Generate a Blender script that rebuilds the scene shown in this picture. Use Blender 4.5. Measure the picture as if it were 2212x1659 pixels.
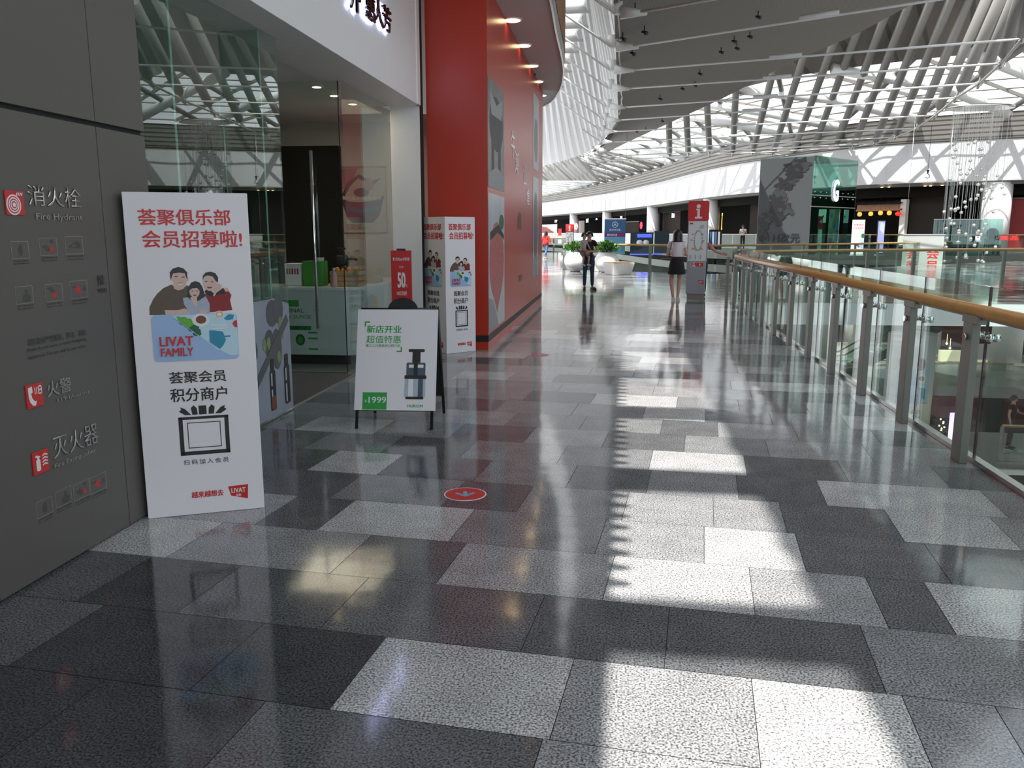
import bpy, bmesh, math, random
from mathutils import Vector, Matrix
random.seed(7)
PI = math.pi
for o in list(bpy.data.objects):
    bpy.data.objects.remove(o)
SC = bpy.context.scene
COL = SC.collection

# ------------------------------------------------------------------ camera
F_PX, CX, CY, HY, VX, EYE = 1790.0, 1106.0, 829.5, 502.0, 1347.0, 1.58
PITCH = math.atan((CY - HY) / F_PX)
def ray0(px, py):
    x = (px - CX) / F_PX; y = -(py - CY) / F_PX
    return Vector((x, math.cos(PITCH) + y * math.sin(PITCH), -math.sin(PITCH) + y * math.cos(PITCH)))
_d = ray0(VX, HY)
YAW = math.atan2(_d.x, _d.y)
_R = Matrix.Rotation(YAW, 3, 'Z')
EYEP = Vector((0, 0, EYE))
def ray(px, py): return _R @ ray0(px, py)
def at_z(px, py, z=0.0): r = ray(px, py); return EYEP + r * ((z - EYE) / r.z)
def at_x(px, py, X): r = ray(px, py); return EYEP + r * (X / r.x)
def at_y(px, py, Y): r = ray(px, py); return EYEP + r * (Y / r.y)
cam = bpy.data.cameras.new('camera')
cam.sensor_width = 36.0; cam.lens = F_PX / 2212 * 36.0
cam.clip_start = 0.05; cam.clip_end = 600
camo = bpy.data.objects.new('camera', cam); COL.objects.link(camo)
camo.location = EYEP; camo.rotation_euler = (PI / 2 - PITCH, 0, YAW)
SC.camera = camo

# ------------------------------------------------------------------ sky, sun, exposure
w = bpy.data.worlds.new('sky'); SC.world = w; w.use_nodes = True
bg = w.node_tree.nodes['Background']
bg.inputs[0].default_value = (0.95, 0.965, 1.0, 1); bg.inputs[1].default_value = 1.75
SUN_TO = Vector((-0.235, -0.55, 1.0))
sl = bpy.data.lights.new('sun', 'SUN'); sl.energy = 6.6; sl.angle = math.radians(0.6); sl.color = (1.0, 0.965, 0.91)
so = bpy.data.objects.new('sun', sl); COL.objects.link(so)
so.rotation_euler = SUN_TO.to_track_quat('Z', 'Y').to_euler(); so.location = (-10, -20, 40)
SC.view_settings.view_transform = 'Standard'; SC.view_settings.look = 'None'
SC.view_settings.gamma = 1.0; SC.view_settings.use_curve_mapping = False
SC.view_settings.exposure = 0.25
SC.cycles.transparent_max_bounces = 32
SC.cycles.max_bounces = 10; SC.cycles.diffuse_bounces = 5
SC.cycles.caustics_reflective = False; SC.cycles.caustics_refractive = False

# ------------------------------------------------------------------ materials
MATS = {}
def mat(name, col, rough=0.5, metal=0.0, emit=None, estr=0.0, spec=0.5, noise=0.0, nscale=30.0, bump=0.0):
    if name in MATS: return MATS[name]
    m = bpy.data.materials.new(name); m.use_nodes = True
    nt = m.node_tree; b = nt.nodes['Principled BSDF']
    b.inputs['Base Color'].default_value = (*col, 1); b.inputs['Roughness'].default_value = rough
    b.inputs['Metallic'].default_value = metal
    b.inputs['Specular IOR Level'].default_value = spec
    if emit:
        b.inputs['Emission Color'].default_value = (*emit, 1); b.inputs['Emission Strength'].default_value = estr
    tc = nt.nodes.new('ShaderNodeTexCoord')
    n = nt.nodes.new('ShaderNodeTexNoise'); n.inputs['Scale'].default_value = nscale; n.inputs['Detail'].default_value = 4
    nt.links.new(tc.outputs['Object'], n.inputs['Vector'])
    if noise > 0 and not emit:
        mx = nt.nodes.new('ShaderNodeMix'); mx.data_type = 'RGBA'
        mx.inputs[6].default_value = (*[max(0, c * (1 - noise)) for c in col], 1)
        mx.inputs[7].default_value = (*[min(1, c * (1 + noise)) for c in col], 1)
        nt.links.new(n.outputs['Fac'], mx.inputs[0]); nt.links.new(mx.outputs[2], b.inputs['Base Color'])
    if bump > 0:
        bp = nt.nodes.new('ShaderNodeBump'); bp.inputs['Strength'].default_value = bump; bp.inputs['Distance'].default_value = 0.01
        nt.links.new(n.outputs['Fac'], bp.inputs['Height']); nt.links.new(bp.outputs[0], b.inputs['Normal'])
    MATS[name] = m
    return m
def glass(name, tint=(0.90, 0.96, 0.94), f0=0.04):
    if name in MATS: return MATS[name]
    m = bpy.data.materials.new(name); m.use_nodes = True
    nt = m.node_tree; nt.nodes.remove(nt.nodes['Principled BSDF'])
    out = nt.nodes['Material Output']
    tr = nt.nodes.new('ShaderNodeBsdfTransparent'); tr.inputs[0].default_value = (*tint, 1)
    gl = nt.nodes.new('ShaderNodeBsdfGlossy'); gl.inputs['Roughness'].default_value = 0.0; gl.inputs[0].default_value = (0.95, 1, 0.98, 1)
    lw = nt.nodes.new('ShaderNodeLayerWeight'); lw.inputs[0].default_value = 0.5
    pw = nt.nodes.new('ShaderNodeMath'); pw.operation = 'POWER'; pw.inputs[1].default_value = 5
    ma = nt.nodes.new('ShaderNodeMath'); ma.operation = 'MULTIPLY_ADD'; ma.inputs[1].default_value = 1 - f0; ma.inputs[2].default_value = f0
    mx = nt.nodes.new('ShaderNodeMixShader')
    nt.links.new(lw.outputs['Facing'], pw.inputs[0]); nt.links.new(pw.outputs[0], ma.inputs[0])
    nt.links.new(ma.outputs[0], mx.inputs[0]); nt.links.new(tr.outputs[0], mx.inputs[1]); nt.links.new(gl.outputs[0], mx.inputs[2])
    nt.links.new(mx.outputs[0], out.inputs[0])
    MATS[name] = m
    return m
def ribbed(name, col, dark, period, axis='Y', duty=0.25, rough=0.6, uv=False):
    """slatted cladding: boards with dark open joints every `period` metres"""
    m = bpy.data.materials.new(name); m.use_nodes = True
    nt = m.node_tree; b = nt.nodes['Principled BSDF']; b.inputs['Roughness'].default_value = rough
    tc = nt.nodes.new('ShaderNodeTexCoord'); sp = nt.nodes.new('ShaderNodeSeparateXYZ')
    nt.links.new(tc.outputs['UV' if uv else 'Object'], sp.inputs[0])
    d = nt.nodes.new('ShaderNodeMath'); d.operation = 'DIVIDE'; d.inputs[1].default_value = period
    nt.links.new(sp.outputs[axis], d.inputs[0])
    fr = nt.nodes.new('ShaderNodeMath'); fr.operation = 'FRACT'; nt.links.new(d.outputs[0], fr.inputs[0])
    lt = nt.nodes.new('ShaderNodeMath'); lt.operation = 'LESS_THAN'; lt.inputs[1].default_value = duty
    nt.links.new(fr.outputs[0], lt.inputs[0])
    mx = nt.nodes.new('ShaderNodeMix'); mx.data_type = 'RGBA'
    mx.inputs[6].default_value = (*col, 1); mx.inputs[7].default_value = (*dark, 1)
    nt.links.new(lt.outputs[0], mx.inputs[0]); nt.links.new(mx.outputs[2], b.inputs['Base Color'])
    MATS[name] = m
    return m
def granite():
    m = bpy.data.materials.new('granite'); m.use_nodes = True
    nt = m.node_tree; b = nt.nodes['Principled BSDF']; L = nt.links.new
    at = nt.nodes.new('ShaderNodeAttribute'); at.attribute_name = 'tile'
    tc = nt.nodes.new('ShaderNodeTexCoord')
    n1 = nt.nodes.new('ShaderNodeTexNoise'); n1.inputs['Scale'].default_value = 120; n1.inputs['Detail'].default_value = 3
    n2 = nt.nodes.new('ShaderNodeTexNoise'); n2.inputs['Scale'].default_value = 5; n2.inputs['Detail'].default_value = 3
    vo = nt.nodes.new('ShaderNodeTexVoronoi'); vo.inputs['Scale'].default_value = 130
    for x in (n1, n2, vo): L(tc.outputs['Object'], x.inputs['Vector'])
    r1 = nt.nodes.new('ShaderNodeValToRGB')
    r1.color_ramp.elements[0].position = 0.36; r1.color_ramp.elements[0].color = (0.22, 0.22, 0.24, 1)
    r1.color_ramp.elements[1].position = 0.62; r1.color_ramp.elements[1].color = (1.45, 1.45, 1.45, 1)
    L(n1.outputs['Fac'], r1.inputs[0])
    r2 = nt.nodes.new('ShaderNodeValToRGB')
    r2.color_ramp.elements[0].position = 0.3; r2.color_ramp.elements[0].color = (0.86, 0.86, 0.86, 1)
    r2.color_ramp.elements[1].position = 0.7; r2.color_ramp.elements[1].color = (1.12, 1.12, 1.12, 1)
    L(n2.outputs['Fac'], r2.inputs[0])
    m1 = nt.nodes.new('ShaderNodeMix'); m1.data_type = 'RGBA'; m1.blend_type = 'MULTIPLY'; m1.inputs[0].default_value = 1
    m2 = nt.nodes.new('ShaderNodeMix'); m2.data_type = 'RGBA'; m2.blend_type = 'MULTIPLY'; m2.inputs[0].default_value = 1
    L(at.outputs['Color'], m1.inputs[6]); L(r1.outputs[0], m1.inputs[7])
    L(m1.outputs[2], m2.inputs[6]); L(r2.outputs[0], m2.inputs[7]); L(m2.outputs[2], b.inputs['Base Color'])
    b.inputs['Roughness'].default_value = 0.09; b.inputs['Specular IOR Level'].default_value = 0.55
    n3 = nt.nodes.new('ShaderNodeTexNoise'); n3.inputs['Scale'].default_value = 2.2; n3.inputs['Detail'].default_value = 2
    L(tc.outputs['Object'], n3.inputs['Vector'])
    bp = nt.nodes.new('ShaderNodeBump'); bp.inputs['Strength'].default_value = 0.10; bp.inputs['Distance'].default_value = 0.02
    L(n3.outputs['Fac'], bp.inputs['Height']); L(bp.outputs[0], b.inputs['Normal'])
    MATS['granite'] = m
    return m
M = lambda n: MATS[n]
granite()
mat('joint', (0.03, 0.03, 0.035), 0.6)
mat('wall_grey', (0.120, 0.111, 0.098), 0.45, noise=0.04, nscale=60)
mat('groove', (0.02, 0.02, 0.02), 0.8)
mat('white_paint', (0.88, 0.87, 0.86), 0.4, noise=0.02)
mat('white_gloss', (0.80, 0.80, 0.78), 0.2, noise=0.02)
mat('cream', (0.72, 0.69, 0.63), 0.6, noise=0.03)
mat('lower_floor', (0.30, 0.29, 0.27), 0.3, noise=0.05)
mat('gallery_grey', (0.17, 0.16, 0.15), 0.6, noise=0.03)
mat('ceiling_grey', (0.55, 0.54, 0.52), 0.7, noise=0.03)
mat('brush_white', (0.85, 0.84, 0.83), 0.25, noise=0.02)
mat('red_paint', (0.52, 0.036, 0.014), 0.30, spec=0.6, noise=0.04, nscale=3)
mat('red_sign', (0.65, 0.03, 0.03), 0.35, noise=0.03)
mat('red_print', (0.62, 0.02, 0.02), 0.4, noise=0.02)
mat('black', (0.012, 0.012, 0.013), 0.45, noise=0.2)
mat('black_gloss', (0.01, 0.01, 0.012), 0.12, noise=0.2)
mat('print_black', (0.02, 0.018, 0.016), 0.5, noise=0.1)
mat('ad_white', (0.86, 0.83, 0.84), 0.45, noise=0.01)
mat('print_white', (0.85, 0.85, 0.85), 0.5, noise=0.01)
mat('steel', (0.62, 0.62, 0.60), 0.25, 1.0, noise=0.05)
mat('chrome', (0.80, 0.80, 0.80), 0.08, 1.0, noise=0.03)
mat('post_metal', (0.26, 0.245, 0.215), 0.42, 0.3, noise=0.05)
mat('glass_edge', (0.22, 0.42, 0.36), 0.2, noise=0.1)
mat('wood_rail', (0.66, 0.34, 0.125), 0.25, noise=0.15, nscale=14)
mat('wood_clad', (0.36, 0.17, 0.085), 0.5, noise=0.2, nscale=6)
mat('wood_crate', (0.55, 0.36, 0.17), 0.6, noise=0.2, nscale=20)
mat('wood_seat', (0.62, 0.38, 0.18), 0.4, noise=0.15, nscale=10)
mat('roof_steel', (0.225, 0.22, 0.205), 0.42, noise=0.03)
mat('hall_dark', (0.16, 0.155, 0.15), 0.7, noise=0.03)
mat('roof_white', (0.78, 0.79, 0.78), 0.42, noise=0.03)
mat('roof_grey', (0.50, 0.49, 0.46), 0.6, noise=0.03)
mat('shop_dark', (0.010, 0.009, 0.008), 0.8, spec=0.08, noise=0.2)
mat('shop_brown', (0.045, 0.036, 0.030), 0.8, spec=0.1, noise=0.15)
mat('shop_floor', (0.22, 0.21, 0.2), 0.3, noise=0.1)
mat('carpet', (0.10, 0.095, 0.09), 0.95, noise=0.4, nscale=200, bump=0.3)
mat('stone_edge', (0.22, 0.22, 0.22), 0.5, noise=0.1)
mat('green_print', (0.03, 0.36, 0.06), 0.5, noise=0.02)
mat('green_dark', (0.02, 0.13, 0.05), 0.5, noise=0.2)
mat('green_box', (0.05, 0.30, 0.03), 0.5, noise=0.05)
mat('skin', (0.56, 0.33, 0.24), 0.5, noise=0.05)
mat('skin_print', (0.72, 0.50, 0.42), 0.5, noise=0.03)
mat('hair', (0.012, 0.010, 0.010), 0.4, noise=0.2)
mat('lip', (0.36, 0.09, 0.08), 0.4, noise=0.05)
mat('tee_pink', (0.80, 0.72, 0.75), 0.8, noise=0.04, bump=0.1)
mat('cloth_black', (0.014, 0.013, 0.015), 0.85, noise=0.2)
mat('cloth_white', (0.80, 0.80, 0.80), 0.8, noise=0.04)
mat('cloth_grey', (0.45, 0.44, 0.46), 0.85, noise=0.08)
mat('cloth_pattern', (0.19, 0.17, 0.16), 0.85, noise=0.7, nscale=40)
mat('cloth_red', (0.72, 0.03, 0.025), 0.75, noise=0.05)
mat('cloth_rose', (0.45, 0.16, 0.19), 0.8, noise=0.05)
mat('denim', (0.022, 0.045, 0.085), 0.8, noise=0.2, nscale=60)
mat('denim_mid', (0.09, 0.17, 0.32), 0.8, noise=0.2, nscale=60)
mat('shoe_maroon', (0.10, 0.03, 0.03), 0.6, noise=0.1)
mat('shoe_pink', (0.74, 0.58, 0.55), 0.6, noise=0.05)
mat('leaf', (0.06, 0.20, 0.03), 0.35, noise=0.4, nscale=8)
mat('leaf_dark', (0.025, 0.10, 0.02), 0.35, noise=0.4, nscale=8)
mat('soil', (0.06, 0.04, 0.03), 0.9, noise=0.3)
mat('card_blue', (0.36, 0.54, 0.80), 0.4, noise=0.02)
mat('aqua_print', (0.55, 0.76, 0.86), 0.45, noise=0.05)
mat('teal_print', (0.02, 0.27, 0.42), 0.45, noise=0.3, nscale=12)
mat('lettuce', (0.13, 0.42, 0.04), 0.5, noise=0.5, nscale=40)
mat('brown_print', (0.12, 0.085, 0.055), 0.5, noise=0.1)
mat('coffee', (0.20, 0.07, 0.03), 0.5, noise=0.1)
mat('latte', (0.72, 0.48, 0.18), 0.5, noise=0.1)
mat('maroon_print', (0.27, 0.018, 0.02), 0.5, noise=0.1)
mat('shirt_print', (0.42, 0.47, 0.58), 0.5, noise=0.1)
mat('grey_print', (0.35, 0.35, 0.36), 0.5, noise=0.1)
mat('silver_print', (0.45, 0.52, 0.58), 0.35, noise=0.1)
mat('navy_print', (0.03, 0.10, 0.24), 0.4, noise=0.08)
mat('violet_print', (0.10, 0.02, 0.16), 0.4, noise=0.08)
mat('stand_dark', (0.012, 0.03, 0.045), 0.4, noise=0.2)
mat('sky_print', (0.12, 0.30, 0.48), 0.4, noise=0.1)
mat('blue_led', (0.01, 0.02, 0.3), 0.4, emit=(0.03, 0.05, 1.0), estr=3.0)
mat('white_led', (0.8, 0.8, 0.9), 0.4, emit=(0.80, 0.80, 1.0), estr=2.2)
mat('halo_led', (0.8, 0.8, 1.0), 0.4, emit=(0.62, 0.66, 1.0), estr=5.0)
mat('violet_led', (0.5, 0.4, 0.9), 0.4, emit=(0.55, 0.42, 1.0), estr=2.5)
mat('red_led', (0.8, 0.02, 0.05), 0.4, emit=(1.0, 0.03, 0.06), estr=1.6)
mat('yellow_led', (0.9, 0.7, 0.1), 0.4, emit=(1.0, 0.65, 0.08), estr=1.2)
mat('pink_led', (0.9, 0.3, 0.5), 0.4, emit=(1.0, 0.30, 0.55), estr=1.6)
mat('lamp_warm', (1, 0.85, 0.6), 0.4, emit=(1.0, 0.72, 0.38), estr=6.0)
mat('lamp_amber', (0.9, 0.5, 0.1), 0.4, emit=(1.0, 0.42, 0.05), estr=1.0)
mat('lamp_red', (0.8, 0.03, 0.02), 0.4, emit=(1.0, 0.02, 0.01), estr=0.6)
mat('art_dark', (0.10, 0.035, 0.06), 0.5, noise=0.8, nscale=7)
mat('art_rose', (0.42, 0.16, 0.15), 0.5, noise=0.5, nscale=6)
mat('art_cream', (0.52, 0.44, 0.36), 0.5, noise=0.2, nscale=6)
mat('smoke_ink', (0.005, 0.005, 0.006), 0.5, noise=0.3)
mat('smoke_mid', (0.020, 0.024, 0.024), 0.5, noise=0.4, nscale=4)
mat('panel_slate', (0.05, 0.056, 0.06), 0.6, noise=0.05)
mat('cow_print', (0.16, 0.14, 0.13), 0.35, noise=0.6, nscale=4)
mat('juicer_dark', (0.07, 0.10, 0.14), 0.4, noise=0.1)
mat('film_grey', (0.27, 0.31, 0.38), 0.3, noise=0.25, nscale=3)
mat('film_dark', (0.08, 0.09, 0.10), 0.4, noise=0.3, nscale=6)
mat('banner_grey', (0.40, 0.43, 0.41), 0.7, noise=0.05)
mat('plate_print', (0.50, 0.52, 0.56), 0.3, noise=0.3, nscale=3)
mat('meat_print', (0.50, 0.11, 0.11), 0.35, noise=0.7, nscale=18)
mat('orange_print', (0.70, 0.24, 0.02), 0.45, noise=0.1)
mat('counter_white', (0.66, 0.72, 0.70), 0.35, noise=0.02)
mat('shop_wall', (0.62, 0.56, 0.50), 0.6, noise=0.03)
mat('olive_print', (0.20, 0.28, 0.10), 0.45, noise=0.4, nscale=12)
mat('kiosk_red', (0.13, 0.012, 0.015), 0.4, noise=0.1)
mat('pink_plastic', (0.62, 0.33, 0.33), 0.4, noise=0.05)
mat('water_blue', (0.18, 0.45, 0.62), 0.3, noise=0.1)
glass('glass_shop', (0.90, 0.95, 0.93), 0.055)
glass('glass_rail', (0.86, 0.93, 0.90), 0.05)
glass('glass_green', (0.55, 0.76, 0.70), 0.07)
glass('glass_sky', (0.93, 0.97, 1.0), 0.04)
glass('glass_ball', (0.75, 0.78, 0.78), 0.25)
mat('fin_white', (0.56, 0.57, 0.57), 0.45, noise=0.03)
ribbed('slat_soffit', (0.235, 0.22, 0.19), (0.085, 0.08, 0.07), 0.16, 'Y', 0.3)
ribbed('slat_back', (0.24, 0.22, 0.195), (0.13, 0.12, 0.11), 1.5, 'X', 0.12, uv=True)
ribbed('slat_louvre', (0.33, 0.31, 0.275), (0.10, 0.095, 0.09), 0.30, 'Y', 0.35, uv=True)
ribbed('fascia_white', (0.64, 0.64, 0.64), (0.54, 0.545, 0.55), 1.2, 'X', 0.02, 0.5, uv=True)
mat('screen_blue', (0.2, 0.22, 0.4), 0.3, emit=(0.22, 0.25, 0.42), estr=0.6)
mat('lamp_shop', (0.6, 0.6, 0.4), 0.4, emit=(0.9, 0.85, 0.6), estr=0.5)
mat('ball_glass', (0.75, 0.75, 0.73), 0.06, 0.9, noise=0.02)
# ------------------------------------------------------------------ mesh builder
class MB:
    def __init__(s): s.v = []; s.f = []; s.m = []; s.sm = []; s.uv = {}
    def add(s, vs, fs, mi=0, smooth=False):
        n = len(s.v); s.v += [tuple(v) for v in vs]
        for f in fs: s.f.append(tuple(n + i for i in f)); s.m.append(mi); s.sm.append(smooth)
        return s
    def box(s, x0, x1, y0, y1, z0, z1, mi=0):
        vs = [(x0,y0,z0),(x1,y0,z0),(x1,y1,z0),(x0,y1,z0),(x0,y0,z1),(x1,y0,z1),(x1,y1,z1),(x0,y1,z1)]
        return s.add(vs, [(0,3,2,1),(4,5,6,7),(0,1,5,4),(1,2,6,5),(2,3,7,6),(3,0,4,7)], mi)
    def bar(s, p, q, w, h, mi=0, side=None):
        p, q = Vector(p), Vector(q); d = (q - p).normalized()
        a = Vector(side) if side else d.cross(Vector((0, 0, 1)))
        if a.length < 1e-4: a = Vector((1, 0, 0))
        a.normalize(); b = a.cross(d).normalized()
        vs = []
        for c in (p, q):
            for sa, sb in ((-1,-1),(1,-1),(1,1),(-1,1)): vs.append(c + a*sa*w/2 + b*sb*h/2)
        return s.add(vs, [(0,1,2,3),(7,6,5,4),(0,4,5,1),(1,5,6,2),(2,6,7,3),(3,7,4,0)], mi)
    def tube(s, p, q, r, r2=None, n=14, mi=0, caps=True):
        return s.path([p, q], [r, r if r2 is None else r2], n, mi, caps)
    def path(s, pts, r, n=10, mi=0, caps=True):
        pts = [Vector(p) for p in pts]
        rs = r if isinstance(r, (list, tuple)) else [r] * len(pts)
        base = len(s.v); a = None
        for i, p in enumerate(pts):
            d = (pts[min(i+1, len(pts)-1)] - pts[max(i-1, 0)]).normalized()
            if a is None:
                a = d.cross(Vector((0, 0, 1)))
                if a.length < 1e-3: a = Vector((1, 0, 0))
            a = (a - d * a.dot(d)).normalized(); b = d.cross(a)
            for k in range(n):
                t = 2*PI*k/n; s.v.append(tuple(p + (a*math.cos(t) + b*math.sin(t)) * rs[i]))
        for i in range(len(pts)-1):
            for k in range(n):
                k2 = (k+1) % n
                s.f.append((base+i*n+k, base+i*n+k2, base+(i+1)*n+k2, base+(i+1)*n+k)); s.m.append(mi); s.sm.append(True)
        if caps:
            s.f.append(tuple(base+k for k in range(n-1, -1, -1))); s.m.append(mi); s.sm.append(False)
            e = base+(len(pts)-1)*n
            s.f.append(tuple(e+k for k in range(n))); s.m.append(mi); s.sm.append(False)
        return s
    def lathe(s, prof, c=(0,0,0), n=24, mi=0, sx=1, sy=1, smooth=True, a0=0):
        base = len(s.v)
        for r, z in prof:
            for k in range(n):
                t = a0 + 2*PI*k/n; s.v.append((c[0]+r*sx*math.cos(t), c[1]+r*sy*math.sin(t), c[2]+z))
        for i in range(len(prof)-1):
            for k in range(n):
                k2 = (k+1) % n
                s.f.append((base+i*n+k, base+i*n+k2, base+(i+1)*n+k2, base+(i+1)*n+k)); s.m.append(mi); s.sm.append(smooth)
        s.f.append(tuple(base+k for k in range(n-1,-1,-1))); s.m.append(mi); s.sm.append(False)
        e = base+(len(prof)-1)*n
        s.f.append(tuple(e+k for k in range(n))); s.m.append(mi); s.sm.append(False)
        return s
    def ball(s, c, r, sx=1, sy=1, sz=1, n=16, mi=0):
        prof = [(max(1e-4, r*math.sin(PI*i/(n//2))), -r*sz*math.cos(PI*i/(n//2))) for i in range(n//2+1)]
        return s.lathe(prof, c, n, mi, sx, sy)
    def prism(s, pts, z0, z1, mi=0, top=None):
        """vertical extrusion of a ccw plan polygon"""
        n = len(pts); vs = [(x, y, z0) for x, y in pts] + [(x, y, z1) for x, y in pts]
        s.add(vs, [tuple(range(n-1,-1,-1))], mi)
        s.f.append(tuple(len(s.v)-n+i for i in range(n))); s.m.append(mi if top is None else top); s.sm.append(False)
        b = len(s.v)-2*n
        for i in range(n):
            j = (i+1) % n; s.f.append((b+i, b+j, b+n+j, b+n+i)); s.m.append(mi); s.sm.append(False)
        return s
    def plate(s, pts, y, t, mi=0):
        """extrude a polygon in the local x-z plane from y (front, facing -y) back by t"""
        n = len(pts); vs = [(x, y, z) for x, z in pts] + [(x, y+t, z) for x, z in pts]
        b = len(s.v); s.v += vs
        s.f.append(tuple(b+i for i in range(n))); s.m.append(mi); s.sm.append(False)
        s.f.append(tuple(b+n+i for i in range(n-1,-1,-1))); s.m.append(mi); s.sm.append(False)
        for i in range(n):
            j = (i+1) % n; s.f.append((b+i, b+n+i, b+n+j, b+j)); s.m.append(mi); s.sm.append(False)
        return s
    def grid(s, rows, mi=0, smooth=False, uv=None):
        b = len(s.v); nr, nc = len(rows), len(rows[0])
        for r in rows: s.v += [tuple(p) for p in r]
        for i in range(nr-1):
            for j in range(nc-1):
                if uv: s.uv[len(s.f)] = [uv(i,j), uv(i,j+1), uv(i+1,j+1), uv(i+1,j)]
                s.f.append((b+i*nc+j, b+i*nc+j+1, b+(i+1)*nc+j+1, b+(i+1)*nc+j)); s.m.append(mi); s.sm.append(smooth)
        return s
    def build(s, name, mats, parent=None, bevel=0.0, fix=True):
        me = bpy.data.meshes.new(name); me.from_pydata(s.v, [], s.f)
        if not isinstance(mats, (list, tuple)): mats = [mats]
        for m in mats: me.materials.append(MATS[m] if isinstance(m, str) else m)
        me.polygons.foreach_set('material_index', s.m); me.polygons.foreach_set('use_smooth', s.sm)
        if s.uv:
            ul = me.uv_layers.new(name='UVMap')
            for fi, uvs in s.uv.items():
                for li, uvc in zip(me.polygons[fi].loop_indices, uvs): ul.data[li].uv = uvc
        elif fix:
            bm = bmesh.new(); bm.from_mesh(me); bmesh.ops.recalc_face_normals(bm, faces=bm.faces); bm.to_mesh(me); bm.free()
        me.update()
        o = bpy.data.objects.new(name, me); COL.objects.link(o)
        if parent: o.parent = parent
        if bevel > 0:
            b = o.modifiers.new('bevel', 'BEVEL'); b.width = bevel; b.segments = 2; b.limit_method = 'ANGLE'
        return o

def thing(name, label, cat, loc=(0,0,0), rotz=0.0, group=None):
    o = bpy.data.objects.new(name, None); o.empty_display_size = 0.1; COL.objects.link(o)
    o.location = loc; o.rotation_euler = (0, 0, rotz)
    return tag(o, label, cat, group)
def tag(o, label, cat, group=None):
    o['label'] = label; o['category'] = cat
    if group: o['group'] = group
    return o
def struct(o): o['kind'] = 'structure'; return o
def dup(root, loc, rotz, label=None, group=None):
    r = root.copy(); COL.objects.link(r); r.location = loc; r.rotation_euler = (0, 0, rotz)
    if label: r['label'] = label
    if group: r['group'] = group
    for ch in list(root.children):
        c = ch.copy(); COL.objects.link(c); c.parent = r
        for g in list(ch.children):
            d = g.copy(); COL.objects.link(d); d.parent = c
    return r
def heading(p, q): return math.atan2(q[1]-p[1], q[0]-p[0])

# lettering on a board: local x = along the line, z = up, front is -y
def txt(name, s, mt, parent, x, z, h=None, w=None, y=-0.003, align='C', bold=0.0, ext=0.0015, mirror=False, spacing=1.0, raw=False):
    cjk = any(ord(c) > 0x2e80 for c in s); fat = max(0.0, bold)
    cu = bpy.data.curves.new(name, 'FONT'); cu.body = s; cu.size = 1.0; cu.offset = min(0.0, bold); cu.space_character = spacing
    cu.space_line = 1.1; cu.resolution_u = 3
    to = bpy.data.objects.new(name, cu); COL.objects.link(to)
    dg = bpy.context.evaluated_depsgraph_get()
    me = bpy.data.meshes.new_from_object(to.evaluated_get(dg))
    bpy.data.objects.remove(to); bpy.data.curves.remove(cu)
    xs = [v.co.x for v in me.vertices]; ys = [v.co.y for v in me.vertices]
    x0, x1, y0, y1 = min(xs), max(xs), min(ys), max(ys)
    kx = kz = None
    if h: kz = h / (y1-y0)
    if w: kx = w / (x1-x0)
    kx = kx or kz; kz = kz or kx
    W = (x1-x0)*kx; off = {'C': -W/2, 'L': 0, 'R': -W}[align]
    bm = bmesh.new(); bm.from_mesh(me)
    if fat:
        for kk, (dx, dz) in enumerate(((fat*1.6, 0), (0, fat*0.9), (fat*1.6, fat*0.9))):
            n0 = len(bm.verts); bm.from_mesh(me); bm.verts.ensure_lookup_table()
            for v in bm.verts[n0:]: v.co.x += dx; v.co.y += dz; v.co.z = 0.1*(kk+1)
    if ext > 0:
        g = bmesh.ops.extrude_face_region(bm, geom=bm.faces[:])
        for e in g['geom']:
            if isinstance(e, bmesh.types.BMVert): e.co.z += 1.0
    for v in bm.verts:
        lx = (v.co.x-x0)*kx
        if mirror: lx = W-lx
        v.co = Vector((x+off+lx, y - (ext if v.co.z > 0.6 else 0.0) - 0.002*ext*(v.co.z % 1.0)*50, z-(y1-y0)*kz/2+(v.co.y-y0)*kz))
    bmesh.ops.recalc_face_normals(bm, faces=bm.faces)
    me2 = bpy.data.meshes.new(name); bm.to_mesh(me2); bm.free(); bpy.data.meshes.remove(me)
    me2.materials.append(MATS[mt])
    o = bpy.data.objects.new(name, me2); COL.objects.link(o)
    if parent: o.parent = parent
    return o
def ell(cx, cz, rx, rz, n=20, a0=0, a1=2*PI):
    return [(cx+rx*math.cos(a0+(a1-a0)*k/n), cz+rz*math.sin(a0+(a1-a0)*k/n)) for k in range(n if a1-a0 > 6.2 else n+1)]
def rect(x0, x1, z0, z1): return [(x0,z0),(x1,z0),(x1,z1),(x0,z1)]
def rrect(x0, x1, z0, z1, r):
    p = []
    for cx, cz, a in ((x1-r,z0+r,-PI/2),(x1-r,z1-r,0),(x0+r,z1-r,PI/2),(x0+r,z0+r,PI)):
        p += [(cx+r*math.cos(a+PI/2*k/5), cz+r*math.sin(a+PI/2*k/5)) for k in range(6)]
    return p
def prints(name, layers, mats, parent, y0=-0.002, step=0.0006):
    """flat printed artwork: polygons (x,z) laid over one another as thin ink layers"""
    b = MB()
    for i, (mi, poly) in enumerate(layers): b.plate(poly, y0 - step*i, 0.0006, mi)
    return b.build(name, mats, parent)
def ccw(p):
    a = sum(p[i][0]*p[(i+1)%len(p)][1]-p[(i+1)%len(p)][0]*p[i][1] for i in range(len(p)))
    return p if a > 0 else p[::-1]
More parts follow.
